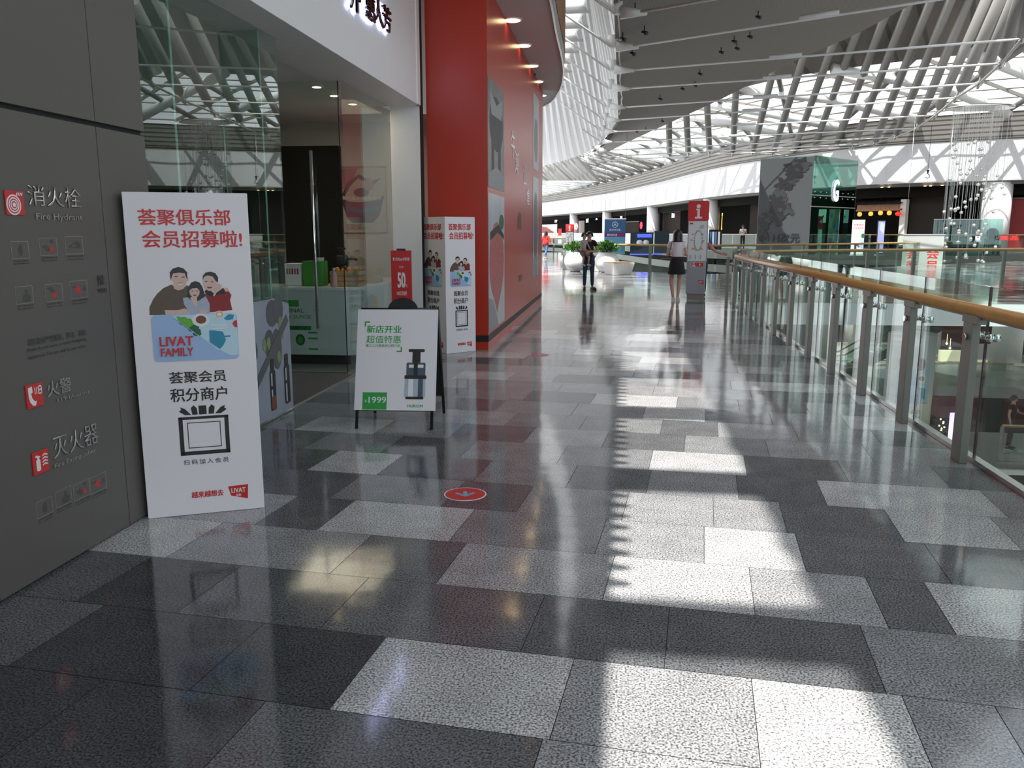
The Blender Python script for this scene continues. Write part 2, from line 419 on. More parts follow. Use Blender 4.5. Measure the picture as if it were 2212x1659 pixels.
def spline(pts, n=8):
    pts = [Vector(p) for p in pts]; out = []
    for i in range(len(pts)-1):
        p0, p1, p2, p3 = pts[max(i-1,0)], pts[i], pts[i+1], pts[min(i+2,len(pts)-1)]
        for k in range(n):
            t = k/n
            out.append(0.5*((2*p1)+(p2-p0)*t+(2*p0-5*p1+4*p2-p3)*t*t+(3*p1-p0-3*p2+p3)*t**3))
    return out+[pts[-1]]
def clip_convex(poly, region):
    """Sutherland-Hodgman, region ccw"""
    out = poly
    for i in range(len(region)):
        a, b = region[i], region[(i+1) % len(region)]
        inp, out = out, []
        if not inp: return []
        def side(p): return (b[0]-a[0])*(p[1]-a[1])-(b[1]-a[1])*(p[0]-a[0])
        for k in range(len(inp)):
            p, q = inp[k], inp[(k+1) % len(inp)]; sp, sq = side(p), side(q)
            if sp >= 0: out.append(p)
            if (sp >= 0) != (sq >= 0):
                t = sp/(sp-sq); out.append((p[0]+(q[0]-p[0])*t, p[1]+(q[1]-p[1])*t))
    return out
# ================================================================== SETTING
# ------------------------------------------------------------------ far wall curve (inner gallery face)
FAS_Z0, FAS_Z1 = 4.8, 7.35
_wp = [at_z(px, py, FAS_Z0) for px, py in ((1165,467),(1301,456),(1402,444.5),(1539,425.5),(1690,412),(1855,400.5),(2030,394),(2212,389))]
_wp = [(p.x, p.y) for p in _wp]
d0 = Vector((_wp[-1][0]-_wp[-2][0], _wp[-1][1]-_wp[-2][1])).normalized()
lx, ly = _wp[-1]
_wp += [(lx+8*d0.x, ly+8*d0.y-0.6), (lx+17, ly-5), (lx+26, ly-12), (lx+32, ly-24), (lx+33, ly-40)]
_wp = [(_wp[0][0]-12, _wp[0][1]+40)] + _wp
WALL = [Vector((p.x, p.y)) for p in spline([(x, y, 0) for x, y in _wp], 10)]
def wall_resample(step):
    out = [WALL[0].copy()]; acc = 0.0
    for a, b in zip(WALL, WALL[1:]):
        L = (b-a).length; t = step-acc
        while t <= L:
            out.append(a+(b-a)*(t/L)); t += step
        acc = (acc+L) % step
    return out
WS = wall_resample(1.0)                         # a point each metre, from far left to right
WT = [(WS[min(i+1,len(WS)-1)]-WS[max(i-1,0)]).normalized() for i in range(len(WS))]
WN = [Vector((t.y, -t.x)) for t in WT]          # towards the void
if WN[len(WN)//2].y > 0: WN = [-n for n in WN]
def woff(i, o): p = WS[i]+WN[i]*o; return (p.x, p.y)
def wall_index(px, py=500):
    """index of the wall point seen at picture column px"""
    r = ray(px, py); best = min(range(len(WS)), key=lambda i: abs(WS[i].x*r.y-WS[i].y*r.x)/WS[i].length if WS[i].y > 5 else 9e9)
    return best
NW = len(WS)
GZ = 0.35                                       # the far gallery lies a step higher
def wall_band(name, mt, prof, i0=0, i1=NW-1, step=1, uvscale=1.0, thick=None):
    """sweep a profile [(offset, z)] along the wall curve"""
    ids = list(range(i0, i1+1, step)); b = MB()
    rows = [[(*woff(i, o), z) for i in ids] for o, z in prof]
    cum = [0.0]
    for (o1, z1), (o2, z2) in zip(prof, prof[1:]): cum.append(cum[-1]+math.hypot(o2-o1, z2-z1))
    b.grid(rows, uv=lambda r, c: (float(ids[c])*uvscale, cum[r]))
    o = b.build(name, mt)
    return o

# ------------------------------------------------------------------ floor: granite setts laid 5.3 degrees off the corridor
EU = Vector((0.9957, -0.0926)); EV = Vector((0.0926, 0.9957))
PV, V0 = 0.5227, 2.345
REGIONS = [ccw([(-7.5,-6),(2.52,-6),(2.52,19.6),(-7.5,19.6)]),
           ccw([(-14,19.6),(2.52,19.6),(3.5,33),(-2.5,36),(-14,36)]),
           ccw([(2.52,19.6),(12,20.0),(21,22.5),(22,50.5),(3.5,33)]),
           ccw([(-14,36),(-2.5,36),(-4,67),(-14,67)])]
SH = {'X': (0.075,0.077,0.081), 'D': (0.150,0.153,0.159), 'M': (0.275,0.278,0.284), 'G': (0.355,0.355,0.358), 'L': (0.54,0.535,0.525)}  # X has the near-left shade and lens falloff put into its colour
# rows seen close up: (x of each joint at the row's middle, shade of the tile after it)
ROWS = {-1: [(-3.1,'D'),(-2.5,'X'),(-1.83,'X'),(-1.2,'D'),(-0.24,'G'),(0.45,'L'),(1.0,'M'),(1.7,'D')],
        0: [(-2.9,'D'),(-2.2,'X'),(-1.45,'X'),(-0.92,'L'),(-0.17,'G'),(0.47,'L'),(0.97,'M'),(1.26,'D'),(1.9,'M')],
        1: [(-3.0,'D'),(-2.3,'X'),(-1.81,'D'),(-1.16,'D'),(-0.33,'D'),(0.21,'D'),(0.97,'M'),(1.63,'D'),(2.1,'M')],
        2: [(-3.2,'M'),(-2.7,'L'),(-2.18,'G'),(-1.31,'D'),(-0.79,'G'),(-0.03,'L'),(0.61,'G'),(1.13,'D'),(1.38,'L'),(1.9,'G')],
        3: [(-3.1,'M'),(-2.4,'G'),(-1.95,'D'),(-1.58,'L'),(-0.84,'M'),(-0.08,'G'),(0.45,'L'),(0.92,'D'),(1.55,'D'),(2.15,'M')],
        4: [(-3.0,'D'),(-2.3,'D'),(-1.7,'M'),(-1.0,'D'),(-0.55,'M'),(0.05,'G'),(0.55,'G'),(0.93,'D'),(1.51,'L'),(2.06,'G')],
        5: [(-3.2,'M'),(-2.7,'D'),(-2.06,'L'),(-1.56,'D'),(-0.9,'M'),(-0.3,'D'),(0.2,'M'),(0.75,'D'),(1.25,'L'),(2.21,'M')],
        6: [(-3.0,'D'),(-2.3,'M'),(-1.7,'D'),(-1.1,'M'),(-0.4,'M'),(0.23,'L'),(0.87,'D'),(1.5,'M'),(2.1,'D')],
        7: [(-3.3,'M'),(-2.6,'L'),(-1.92,'M'),(-1.3,'D'),(-0.7,'G'),(-0.1,'D'),(0.5,'M'),(1.1,'G'),(1.8,'M')],
        8: [(-3.1,'M'),(-2.3,'M'),(-1.6,'G'),(-0.92,'M'),(-0.3,'M'),(0.35,'D'),(0.8,'G'),(1.4,'M'),(2.0,'D')],
        9: [(-3.1,'D'),(-2.4,'M'),(-1.7,'D'),(-1.1,'M'),(-0.4,'M'),(0.22,'L'),(0.75,'D'),(1.3,'M'),(1.9,'L')],
        10: [(-3.0,'M'),(-2.3,'D'),(-1.6,'M'),(-0.9,'D'),(-0.25,'L'),(0.54,'M'),(1.1,'D'),(1.7,'M')]}
def build_floor():
    rnd = random.Random(11)
    b = MB(); cols = []
    k = int((-6.8)/PV)-4
    while V0+k*PV < 68:
        v0 = V0+k*PV; vm = v0+PV/2
        yc = vm/0.9957
        joints = []
        if k in ROWS:
            for x, s in ROWS[k]:
                ym = (vm-0.0926*x)/0.9957; joints.append((x*EU.x+ym*EU.y, s))
            us, ue = joints[0][0], joints[-1][0]
            pre = []
            u = us
            while u > -9-0.0926*yc:
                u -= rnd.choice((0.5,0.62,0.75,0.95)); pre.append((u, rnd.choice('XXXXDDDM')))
            joints = pre[::-1]+joints; u = ue
        else:
            u = -15-0.0926*yc-rnd.random(); joints.append((u, 'D'))
        while u < 23-0.0926*yc:
            u += rnd.choice((0.5,0.62,0.75,0.95)); joints.append((u, rnd.choice('DDDMMMGGL')))
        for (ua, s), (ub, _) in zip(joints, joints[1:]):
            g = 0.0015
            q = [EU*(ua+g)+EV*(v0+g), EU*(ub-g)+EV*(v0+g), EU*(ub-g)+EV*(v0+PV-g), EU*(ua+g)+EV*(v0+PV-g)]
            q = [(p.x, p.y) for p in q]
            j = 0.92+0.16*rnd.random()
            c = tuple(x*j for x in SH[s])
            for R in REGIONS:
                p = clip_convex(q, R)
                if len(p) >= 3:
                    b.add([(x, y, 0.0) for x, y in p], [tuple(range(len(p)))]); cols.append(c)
        k += 1
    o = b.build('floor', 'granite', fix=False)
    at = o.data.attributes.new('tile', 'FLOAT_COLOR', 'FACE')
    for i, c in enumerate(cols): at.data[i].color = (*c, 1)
    struct(o)
    s = MB()
    for R in REGIONS: s.prism(R, -0.5, -0.003, 1, 0)
    struct(s.build('floor_slab', ['joint', 'white_paint']))
build_floor()

# ------------------------------------------------------------------ left wall, shop opening, ceiling
XW, XG = -2.63, -2.93
def wall_root(): return None
b = MB()
for y0, y1 in ((-6,-1.9),(-1.895,-0.35),(-0.345,1.2),(1.205,3.03),(3.035,3.995),(4.0,4.43)):
    b.box(XW-0.3, XW, y0, y1, 0.012, 2.10); b.box(XW-0.3, XW, y0+(0.0 if y0 < 0 else 0.0), y1, 2.125, 4.7)
struct(b.build('wall_left', 'wall_grey', bevel=0.002))
b = MB(); b.box(XW-0.29, XW-0.02, -6, 4.425, 0, 4.7)
struct(b.build('wall_left_backing', 'groove'))
# white fascia box over the shop, its underside and the white pier at its far end
b = MB()
b.box(XG-0.35, XW, 4.432, 10.85, 3.18, 4.7)
struct(b.build('wall_fascia', 'white_paint', bevel=0.004))
b = MB(); b.box(XW-0.02, XW+0.012, 10.70, 10.85, 3.18, 4.7)
struct(b.build('trim_1', 'white_paint', bevel=0.003))
b = MB(); b.box(XG-0.1, XW-0.01, 10.86, 11.0, 0, 3.178)
struct(b.build('wall_pier', 'white_paint', bevel=0.003))
b = MB(); b.box(XW-0.05, XW+0.0, 10.87, 11.02, 0, 4.69)
struct(b.build('trim_2', 'shop_brown'))
# ceiling over the corridor with a curved outer edge
EDGE = spline([(-1.20,-6,0),(-1.20,4,0),(-1.17,8,0),(-1.06,11.3,0),(-1.13,13.8,0),(-1.24,17.0,0),(-1.55,19.6,0),(-2.1,21.6,0),(-3.6,24.0,0),(-6,26,0)], 8)
ZC = 4.70
pl = [(p.x, p.y) for p in EDGE]
b = MB(); b.prism(ccw(pl+[(-9,26),(-9,-6)]), ZC, ZC+0.24)
struct(b.build('ceiling', 'ceiling_grey'))
b = MB()
rows = [[(p.x+0.02, p.y, z) for p in EDGE] for z in (ZC-0.03, ZC+0.26)]
b.grid(rows)
o = b.build('trim_3', 'steel'); m_ = o.modifiers.new('s', 'SOLIDIFY'); m_.thickness = 0.03; struct(o)
# wood-slatted storey above it
b = MB()
n = 0
for p, q in zip(EDGE, EDGE[1:]):
    L = (q-p).length; t = 0
    while t < L:
        c = p+(q-p)*(t/L); t += 0.14
        if c.y < 10.2: continue
        d = (q-p).normalized(); nn = Vector((d.y, -d.x, 0))
        c2 = c-nn*0.02
        b.bar((c2.x, c2.y, ZC+0.27), (c2.x, c2.y, 8.6), 0.09, 0.10, side=(d.x, d.y, 0)); n += 1
struct(b.build('wall_upper_slats', 'wood_clad'))
b = MB(); b.grid([[(p.x-0.12, p.y, z) for p in EDGE if p.y > 10] for z in (ZC+0.2, 8.6)])
struct(b.build('wall_upper', 'shop_brown'))
# unseen teeth added along the slab edge to notch the sun patch
b = MB()
y = 0.25
while y < 10.0:
    b.prism(ccw([(-1.32,y),(-1.10,y+0.03),(-1.10,y+0.06),(-1.32,y+0.17)]), ZC+0.27, ZC+0.30); y += 0.185
b.box(-1.36, -1.20, -6, 10, ZC+0.24, ZC+0.30)
struct(b.build('sun_edge_teeth', 'roof_white'))
# shop interior shell
b = MB(); b.box(-7.6, -7.5, 4.4, 13, 0, 3.3); b.box(-7.6, XW-0.3, 12.5, 12.6, 0, 3.3)
b.box(-7.6, XW-0.3, 4.30, 4.38, 0, 3.3)
struct(b.build('wall_shop', 'shop_wall'))
b = MB(); b.box(-7.5, XG-0.36, 4.4, 12.5, 3.2, 3.26)
struct(b.build('ceiling_shop', 'white_paint'))
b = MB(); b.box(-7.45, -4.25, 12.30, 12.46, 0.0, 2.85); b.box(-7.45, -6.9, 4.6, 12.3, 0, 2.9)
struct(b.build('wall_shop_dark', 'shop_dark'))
b = MB(); b.box(-7.49, XG-0.02, 4.45, 12.45, 0.0005, 0.004)
struct(b.build('floor_shop', 'shop_floor'))

# ------------------------------------------------------------------ far gallery: floor, fascia, shop boxes, columns
def wall_solid(name, mt, prof, i0=0, i1=NW-1):
    """closed section swept along the wall curve"""
    return wall_band(name, mt, prof+[prof[0]], i0, i1)
struct(wall_solid('floor_gallery', 'gallery_grey', [(-6,GZ),(5,GZ),(5,-0.45),(-6,-0.45)]))
b_ = wall_band('wall_gallery_edge', 'gallery_grey', [(5.01,GZ),(5.01,-0.46)]); struct(b_)
struct(wall_band('wall_far', 'fascia_white', [(-6,FAS_Z0),(-0.35,FAS_Z0),(0.0,FAS_Z0+0.02),(0.0,FAS_Z1),(-0.2,FAS_Z1)]))
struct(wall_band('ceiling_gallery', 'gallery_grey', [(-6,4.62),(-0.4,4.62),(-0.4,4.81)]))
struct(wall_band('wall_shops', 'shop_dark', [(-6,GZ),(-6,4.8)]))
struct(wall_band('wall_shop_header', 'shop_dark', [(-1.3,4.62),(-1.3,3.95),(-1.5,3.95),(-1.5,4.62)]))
# louvred soffit between the fascia and the roof light, then the roof itself
IA = wall_index(1480)
struct(wall_band('ceiling_louvre', 'slat_louvre', [(-0.15,FAS_Z1-0.02),(0.10,FAS_Z1+0.08),(0.55,8.85),(0.62,8.95)]))
struct(wall_band('ceiling_back', 'slat_back', [(8.0,11.2),(11,12.5),(16.5,14.2)], IA, NW-1))
struct(wall_band('ceiling_back_top', 'roof_grey', [(8.0,11.5),(11,12.8),(16.5,14.5)], IA, NW-1))

# the storey below the far gallery
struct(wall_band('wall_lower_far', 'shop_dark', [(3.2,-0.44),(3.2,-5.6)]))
struct(wall_band('wall_lower_edge', 'gallery_grey', [(4.6,-0.95),(4.6,-1.55),(3.2,-1.6)]))
# ================================================================== ROOF
from mathutils.bvhtree import BVHTree
def bvh(o):
    return BVHTree.FromPolygons([v.co.copy() for v in o.data.vertices], [tuple(p.vertices) for p in o.data.polygons])
def hit(tree, px, py):
    h = tree.ray_cast(EYEP, ray(px, py).normalized()); return h[0]
ZN = 7.1
# ridge line where the left fins, the ribbed soffit and the tie rods meet
RIDGE = spline([(-0.35,y,0) for y in range(-12, 41, 4)]+[(-0.6,45,0),(-1.15,50.5,0),(-1.9,56,0),(-3.0,62,0),(-5.2,68.5,0),(-9,77,0),(-15,87,0)], 6)
def along(pts, step, start=0.0):
    out = []; acc = -start
    for a, b in zip(pts, pts[1:]):
        L = (b-a).length
        while acc <= L:
            if acc >= 0: out.append((a+(b-a)*(acc/L), (b-a).normalized()))
            acc += step
        acc -= L
    return out
# the ribbed soffit, a warped surface rising from the ridge line to its free edge
_re = [(3.2,-14,7.9),(3.2,5,7.9),(3.7,12,8.1),(7.2,17,9.0),(10.6,21.5,9.5)]  # unseen near edge drawn in to open the added roof light
for px, py, z in ((2050,-35,9.55),(1950,20,9.5),(1840,78,9.35),(1700,140,9.2),(1570,208,9.0),(1480,250,8.7),(1350,310,8.2),(1296,338,7.75)):
    p = at_z(px, py, z); _re.append((p.x, p.y, z))
RE = spline(_re, 6)
RL = [Vector((-0.38, -14+ (66+14)*i/(len(RE)-1), 7.22)) for i in range(len(RE))]
for p in RL:
    if p.y > 42: p.x = -0.38-(p.y-42)**2*0.0045
rows = []
for j in range(13):
    t = j/12
    rows.append([a.lerp(b_, t)+Vector((0, 0, 0.5*math.sin(PI*t))) for a, b_ in zip(RL, RE)])
b = MB(); b.grid(rows, smooth=True)
soff = struct(b.build('ceiling_soffit', 'slat_soffit', fix=False)); SOFF = bvh(soff)
b = MB(); b.grid([[p+Vector((0, 0, 0.45)) for p in r] for r in rows], smooth=True)
b.grid([[p for p in rows[-1]], [p+Vector((0, 0, 0.45)) for p in rows[-1]]])
struct(b.build('ceiling_soffit_top', 'roof_white', fix=False))

# left fins: folded white panels from the ridge up to the roof-light beams
ZU = 8.9
def fin_out(y): return 0.78+max(0, min(y, 60)-26.8)*0.128
RID = along(RIDGE, 0.25)
def ridge_at(a):
    k = max(0, min(len(RID)-2, int(a/0.25))); f = min(1, max(0, a/0.25-k)); p = RID[k][0].lerp(RID[k+1][0], f); return p, RID[k][1]
def fin_ends(a):
    """upper end over arclength a, lower end further along the ridge: the fins run diagonally"""
    p, d = ridge_at(a); nn = Vector((-d.y, d.x, 0)); up = Vector((p.x, p.y, ZU))+nn*fin_out(p.y)
    t = max(0, min(1, (p.y+4)/18)); sh = 23*t*t*(3-2*t)
    q, _ = ridge_at(a+sh); return up, Vector((q.x+0.14, q.y, ZN+0.16))
amax = 0.25*(len(RID)-1)
a = 0.06
while a < amax-24:
    u0, l0 = fin_ends(a); u1, l1 = fin_ends(a+2.05)
    um, lm = (u0+u1)/2, (l0+l1)/2
    nrm = (u1-u0).cross(l0-u0).normalized()
    if nrm.z > 0: nrm = -nrm
    bul = nrm*0.10
    b = MB(); b.add([u0, um+bul, u1, l1, lm+bul*.5, l0], [(0,1,4,5),(1,2,3,4)])
    o = b.build('roof_fin', 'fin_white'); md = o.modifiers.new('s', 'SOLIDIFY'); md.thickness = 0.04; struct(o)
    a += 2.05
# beams across the roof light, one every 2.05 m
for i, (p, d) in enumerate(along(RIDGE, 2.05, -0.06)):
    if p.y < -11 or p.y > 66: continue
    nn = Vector((-d.y, d.x, 0)); up = Vector((p.x, p.y, ZU))+nn*fin_out(p.y)
    b = MB(); b.tube(up-nn*0.25, up+nn*3.4, 0.23, n=18)
    struct(b.build('roof_beam', 'roof_white'))
b = MB()
pp = [Vector((p.x, p.y, ZU))+Vector((-d.y, d.x, 0))*fin_out(p.y) for p, d in along(RIDGE, 1.5)]
b.path([p for p in pp if p.y > -12], 0.11, 8)
struct(b.build('roof_purlin', 'roof_white'))
b = MB(); b.box(-16, -3.6, -12, 26, 8.6, 9.4); struct(b.build('ceiling_upper', 'ceiling_grey'))

# ------------------------------------------------------------------ roof light along the far wall
def roof_pt(i, o):
    """a point on the roof-light surface at wall index i, offset o"""
    t = (o-0.65)/7.35
    return Vector((*woff(max(0, min(NW-1, i)), o), 8.95+2.25*t))
b = MB()
ids = list(range(0, NW-1, 2))
b.grid([[roof_pt(i, o)+Vector((0,0,0.32)) for i in ids] for o in (0.65, 3.0, 5.5, 8.0)])
struct(b.build('window_1', 'glass_sky', fix=False))
b = MB()
idsl = list(range(0, IA+1, 2))
b.grid([[roof_pt(i, o)+Vector((0,0,0.32)) for i in idsl] for o in (8.0, 10.0, 12.5, 15.0)])
struct(b.build('window_2', 'glass_sky', fix=False))
# glazing bars
b = MB()
for o in (0.7, 1.9, 3.1, 4.3, 5.5, 6.7, 7.9):
    b.path([roof_pt(i, o)+Vector((0,0,0.26)) for i in range(0, NW-1, 3)], 0.05, 4)
for o in (9.2, 10.6, 12.0, 13.4):
    b.path([roof_pt(i, o)+Vector((0,0,0.26)) for i in range(0, IA, 3)], 0.05, 4)
struct(b.build('window_bars', 'post_metal'))
b = MB()
for i in range(6, NW-8, 4):
    b.bar(roof_pt(i, 0.7)+Vector((0,0,0.2)), roof_pt(i-6, 8.1)+Vector((0,0,0.2)), 0.09, 0.2)
struct(b.build('window_rafters', 'post_metal'))
# thick white rafters
for i in range(4, NW-6, 5):
    b = MB(); b.path([roof_pt(i, 0.75), roof_pt(i+6, 8.3)], 0.17, 8); struct(b.build('roof_rafter', 'roof_steel'))
    b = MB()
    e = 8.6 if i > IA-8 else 15.5
    b.path([roof_pt(i, 0.9)-Vector((0,0,0.25)), roof_pt(i-3, 0.9+(e-0.9)/2)-Vector((0,0,0.2)), roof_pt(i-7, e)-Vector((0,0,0.2))], 0.30 if i > IA-6 else 0.2, 14)
    struct(b.build('roof_rafter', 'roof_white' if i > IA-6 else 'roof_steel'))

# ------------------------------------------------------------------ struts on pins, tie rods, nodes
ZP = 7.4
struts = [((1446,337),(1445,258)),((1487,334),(1482,238)),((1533,333),(1527,218)),((1583,333),(1590,187)),((1626,330),(1672,147)),
          ((1669,333),(1738,117)),((1710,338),(1804,84)),((1752,335),(1858,51)),((1801,328),(1919,15)),((1843,318),(1965,5)),
          ((1889,310),(2011,2)),((1934,297),(2054,0)),((1980,277),(2092,0)),((2021,249),(2130,0)),((2066,211),(2160,0)),
          ((2116,180),(2191,0)),((2163,137),(2205,0)),((2209,84),(2225,0))]
PINS = []
def roof_z(q):
    c = Vector((q.x, q.y)); i = min(range(NW), key=lambda i: (WS[i]-c).length_squared); o = (c-WS[i]).dot(WN[i])
    return 8.95+2.25*(o-0.65)/7.35 if o < 8 else (11.2+(o-8)*0.36 if o < 17 else 14.4)
for (bx, by), (tx, ty) in struts:
    p = at_z(bx, by, ZP); D = p.y
    f = 0.92
    while f > 0.6:
        q = at_y(tx, ty, D*f)
        if q.z < roof_z(q)-0.35: break
        f -= 0.01
    d = (q-p); e = p+d*(1.34 if ty < 20 else 1.05)
    b = MB(); L = d.length
    b.path([p+d*(0.35/L), p+d*(0.55/L), e], [0.10, 0.225, 0.225], 18)
    struct(b.build('roof_strut', 'roof_steel'))
    b = MB(); b.path([p-d*(0.25/L), p+d*(0.4/L)], [0.05, 0.10], 10); b.ball(p, 0.13, n=10)
    struct(b.build('roof_pin', 'steel'))
    PINS.append(p)
# struts nearer than the frame edge, and the row that goes on along the far bend
PINS_NEAR = [Vector((11.6, 21.5, ZP)), Vector((11.8, 17.5, ZP)), Vector((11.9, 13.5, ZP))]
for p in PINS_NEAR:
    b = MB(); b.path([p, p+Vector((0,0,0.2)), p+Vector((-0.5,-3,5.4))], [0.1,0.225,0.225], 18)
    struct(b.build('roof_strut', 'roof_steel'))
il = wall_index(1440)
for i in range(il-4, 10, -3):
    p = Vector((*woff(i, 7.0), ZP)); q = Vector((*woff(i, 12.5), 12.6)); q2 = Vector((*woff(i-4, 12.0), 12.4))
    b = MB(); b.path([p, p+(q-p)*0.04, q], [0.08,0.24,0.24], 10); struct(b.build('roof_strut', 'roof_steel'))
    if i % 2 == 0:
        b = MB(); b.path([p, q2], 0.2, 10); struct(b.build('roof_strut', 'roof_steel'))
    p2 = Vector((*woff(i, 13.0), ZP)); b = MB(); b.path([p, p2], 0.07, 8); struct(b.build('tie_rod', 'roof_white'))
# chord along the pins
b = MB(); b.path(PINS_NEAR[::-1]+PINS[::-1], 0.05, 8); struct(b.build('roof_chord', 'roof_grey'))
# nodes on the ridge
node_y = [8.3+4.0*k for k in range(0, 11)]
NODES = []
for px, py in ((1333,22),(1325,96),(1322,147),(1318,187),(1314,228),(1308,256),(1303,281),(1299,304),(1292,322),(1280,336),(1266,346)):
    NODES.append(at_z(px, py, ZN))
NODES = [Vector((-0.3, 16.2, ZN)), Vector((-0.3, 12.2, ZN))][::-1]+NODES
for p in NODES:
    b = MB()
    b.path([p+Vector((0,0,0.25)), p-Vector((0,0,0.1))], [0.16,0.10], 10)
    b.path([p+Vector((0.1,0,-0.05)), p+Vector((0.75,-0.1,-0.12))], [0.17,0.05], 10)
    b.path([p+Vector((-0.05,0,-0.02)), p+Vector((-0.4,0,0.24))], [0.09,0.04], 10)
    struct(b.build('roof_node', 'roof_white'))
rights = [Vector((11.9,9.5,ZP)), PINS_NEAR[2], PINS_NEAR[1], PINS_NEAR[0]]+PINS[::-1]
for p, q in zip(NODES, rights):
    b = MB(); b.tube(p+Vector((0.3,0,-0.1)), q, 0.036, n=8)
    m = p.lerp(q, 0.45); dd = (q-p).normalized(); b.tube(m-dd*0.5, m+dd*0.5, 0.06, n=8)
    struct(b.build('tie_rod', 'roof_white'))
    # left hanger from the node up to the beams
    if p.y < 14: continue
    b = MB(); b.path([p+Vector((-0.15,0,0.0)), p+Vector((-3.3,-0.2,2.1))], 0.036, 8)
    struct(b.build('tie_rod', 'roof_white'))
for k in range(9):
    i = il-8-k*5
    if i > 3:
        p = Vector((*woff(i, 7.0), ZP)); j = min(range(len(RIDGE)), key=lambda j: (RIDGE[j]-Vector((p.x,p.y,0))).length)
        q = Vector((RIDGE[j].x, RIDGE[j].y, ZN)); b = MB(); b.tube(p, q, 0.05, n=6); struct(b.build('tie_rod', 'roof_white'))
# little spotlights clipped under the soffit
for k, (px, py) in enumerate(((1372,6),(1345,70),(1392,56),(1366,103),(1586,78),(1620,68),(1558,102),(1592,94),(1512,150),(1474,183),(1501,176),(1426,205),(1431,255),(1375,278),(1395,274),(1638,24))):
    h = hit(SOFF, px, py)
    if h is None: continue
    b = MB(); b.tube(h-Vector((0,0,0.22)), h+Vector((0,0,0.02)), 0.016, n=6); b.path([h+Vector((0.08,-0.06,-0.22)), h+Vector((-0.06,0.04,-0.16))], [0.06,0.045], 10)
    tag(b.build('spotlight', 'black'), 'small dark spotlight hanging from the ribbed grey soffit', 'spotlight', 'spotlights on the ribbed soffit')

# unseen rest of the hall roof and end walls, added to keep sky light down
b = MB()
for q in ([(15,8),(60,8),(60,14),(44,22),(30,25.5),(15,20.8)], [(30,-14.2),(60,-14.2),(60,8),(30,8)]):
    b.prism(ccw(q), 9.62, 10.0)
struct(b.build('ceiling_hall', 'hall_dark'))
b = MB(); b.prism(ccw([(3.0,-14.2),(30,-14.2),(30,8),(15,8),(15,20.8),(10.8,20.8),(7.2,16.8),(3.6,11.8)]), 9.9, 9.93); struct(b.build('fill_window_roof', 'glass_sky'))  # unseen roof light, added to brighten the near floor
b = MB()
for k in range(13): b.box(3.4+2.1*k-.06, 3.4+2.1*k+.06, -14.2, 8, 9.64, 9.88)
for k in range(11): b.box(3.3, 30, -14.2+2.1*k-.06, -14.2+2.1*k+.06, 9.70, 9.88)
struct(b.build('fill_window_grid', 'roof_steel'))
# unseen glazed hall end, added behind the viewer to let in fill light
b = MB(); b.box(-16, 60, -14.6, -14.2, -11, 0.0); b.box(-16, -3.2, -14.6, -14.2, 0, 10.0); struct(b.build('wall_back', 'hall_dark'))
b = MB(); b.box(-3.2, 60, -14.42, -14.40, 0.0, 9.9); struct(b.build('fill_window_back', 'glass_sky'))
b = MB()
for k in range(20): b.box(-3.2+3.3*k-.07, -3.2+3.3*k+.07, -14.55, -14.25, 0, 9.9)
for z in (0.06, 3.2, 6.5, 9.8): b.box(-3.2, 60, -14.52, -14.28, z-.06, z+.06)
struct(b.build('fill_window_frames', 'roof_steel'))
b = MB(); b.box(60, 60.3, -14.2, 30, -11, 10.0); struct(b.build('wall_right', 'hall_dark'))
b = MB(); b.box(-16, -15.8, -14.2, 26, -0.5, 9.4); struct(b.build('wall_left_outer', 'cream'))
b = MB(); b.box(-16, -2.93, -6.3, -6.1, 0, 8.6); struct(b.build('wall_left_end', 'cream'))
b = MB(); b.box(-16, 60, -14.2, -6, -0.5, -0.001); struct(b.build('floor_back', 'stone_edge'))
# ================================================================== NEAR THINGS
# ------------------------------------------------------------------ near railing
XP, XGL = 2.37, 2.47
posts = [at_z(px, py).y for px, py in ((2073,996),(1950,912),(1864,854),(1797,808),(1743,773))]
p0 = posts[0]; dy = (posts[4]-posts[0])/4
ry = [p0+dy*k for k in range(-3, 12)]
rail = thing('glass_railing', 'wood-topped glass railing with dark metal posts beside the walkway', 'railing', (XP, ry[0], 0))
def loc(b): return b
RY0 = ry[0]
for y in ry:
    b = MB(); b.bar((0, y-RY0, 0.0), (0, y-RY0, 1.0), 0.055, 0.155, side=(1,0,0))
    b.box(-0.03, 0.03, y-RY0-0.16, y-RY0+0.10, 0.975, 1.03)
    o = b.build('post', 'post_metal', rail, bevel=0.004)
    c = MB()
    c.tube((-0.045, y-RY0, 0.88), (0.07, y-RY0, 0.88), 0.013, n=8); c.tube((-0.05, y-RY0, 0.88), (-0.03, y-RY0, 0.88), 0.024, n=12)
    c.tube((0.07, y-RY0-0.10, 0.88), (0.07, y-RY0+0.10, 0.88), 0.015, n=8)
    for yy in (-0.09, 0.09):
        c.tube((0.06, y-RY0+yy, 0.88), (0.15, y-RY0+yy, 0.88), 0.014, n=10); c.tube((0.112, y-RY0+yy, 0.88), (0.145, y-RY0+yy, 0.88), 0.027, n=14); c.tube((0.07, y-RY0+yy, 0.88), (0.092, y-RY0+yy, 0.88), 0.027, n=14)
    c.build('clamp', 'chrome', o)
gy = [y for y in ry]
for a, bb in zip(gy, gy[1:]):
    b = MB(); b.box(XGL-XP-0.006, XGL-XP+0.006, a-RY0+0.007, bb-RY0-0.007, 0.02, 1.22)
    b.build('glass_pane', 'glass_rail', rail)
    b = MB(); b.box(XGL-XP-0.008, XGL-XP+0.008, bb-RY0-0.0068, bb-RY0+0.0068, 0.02, 1.22); b.build('pane_joint', 'black', rail)
b = MB(); ye = ry[-1]-RY0
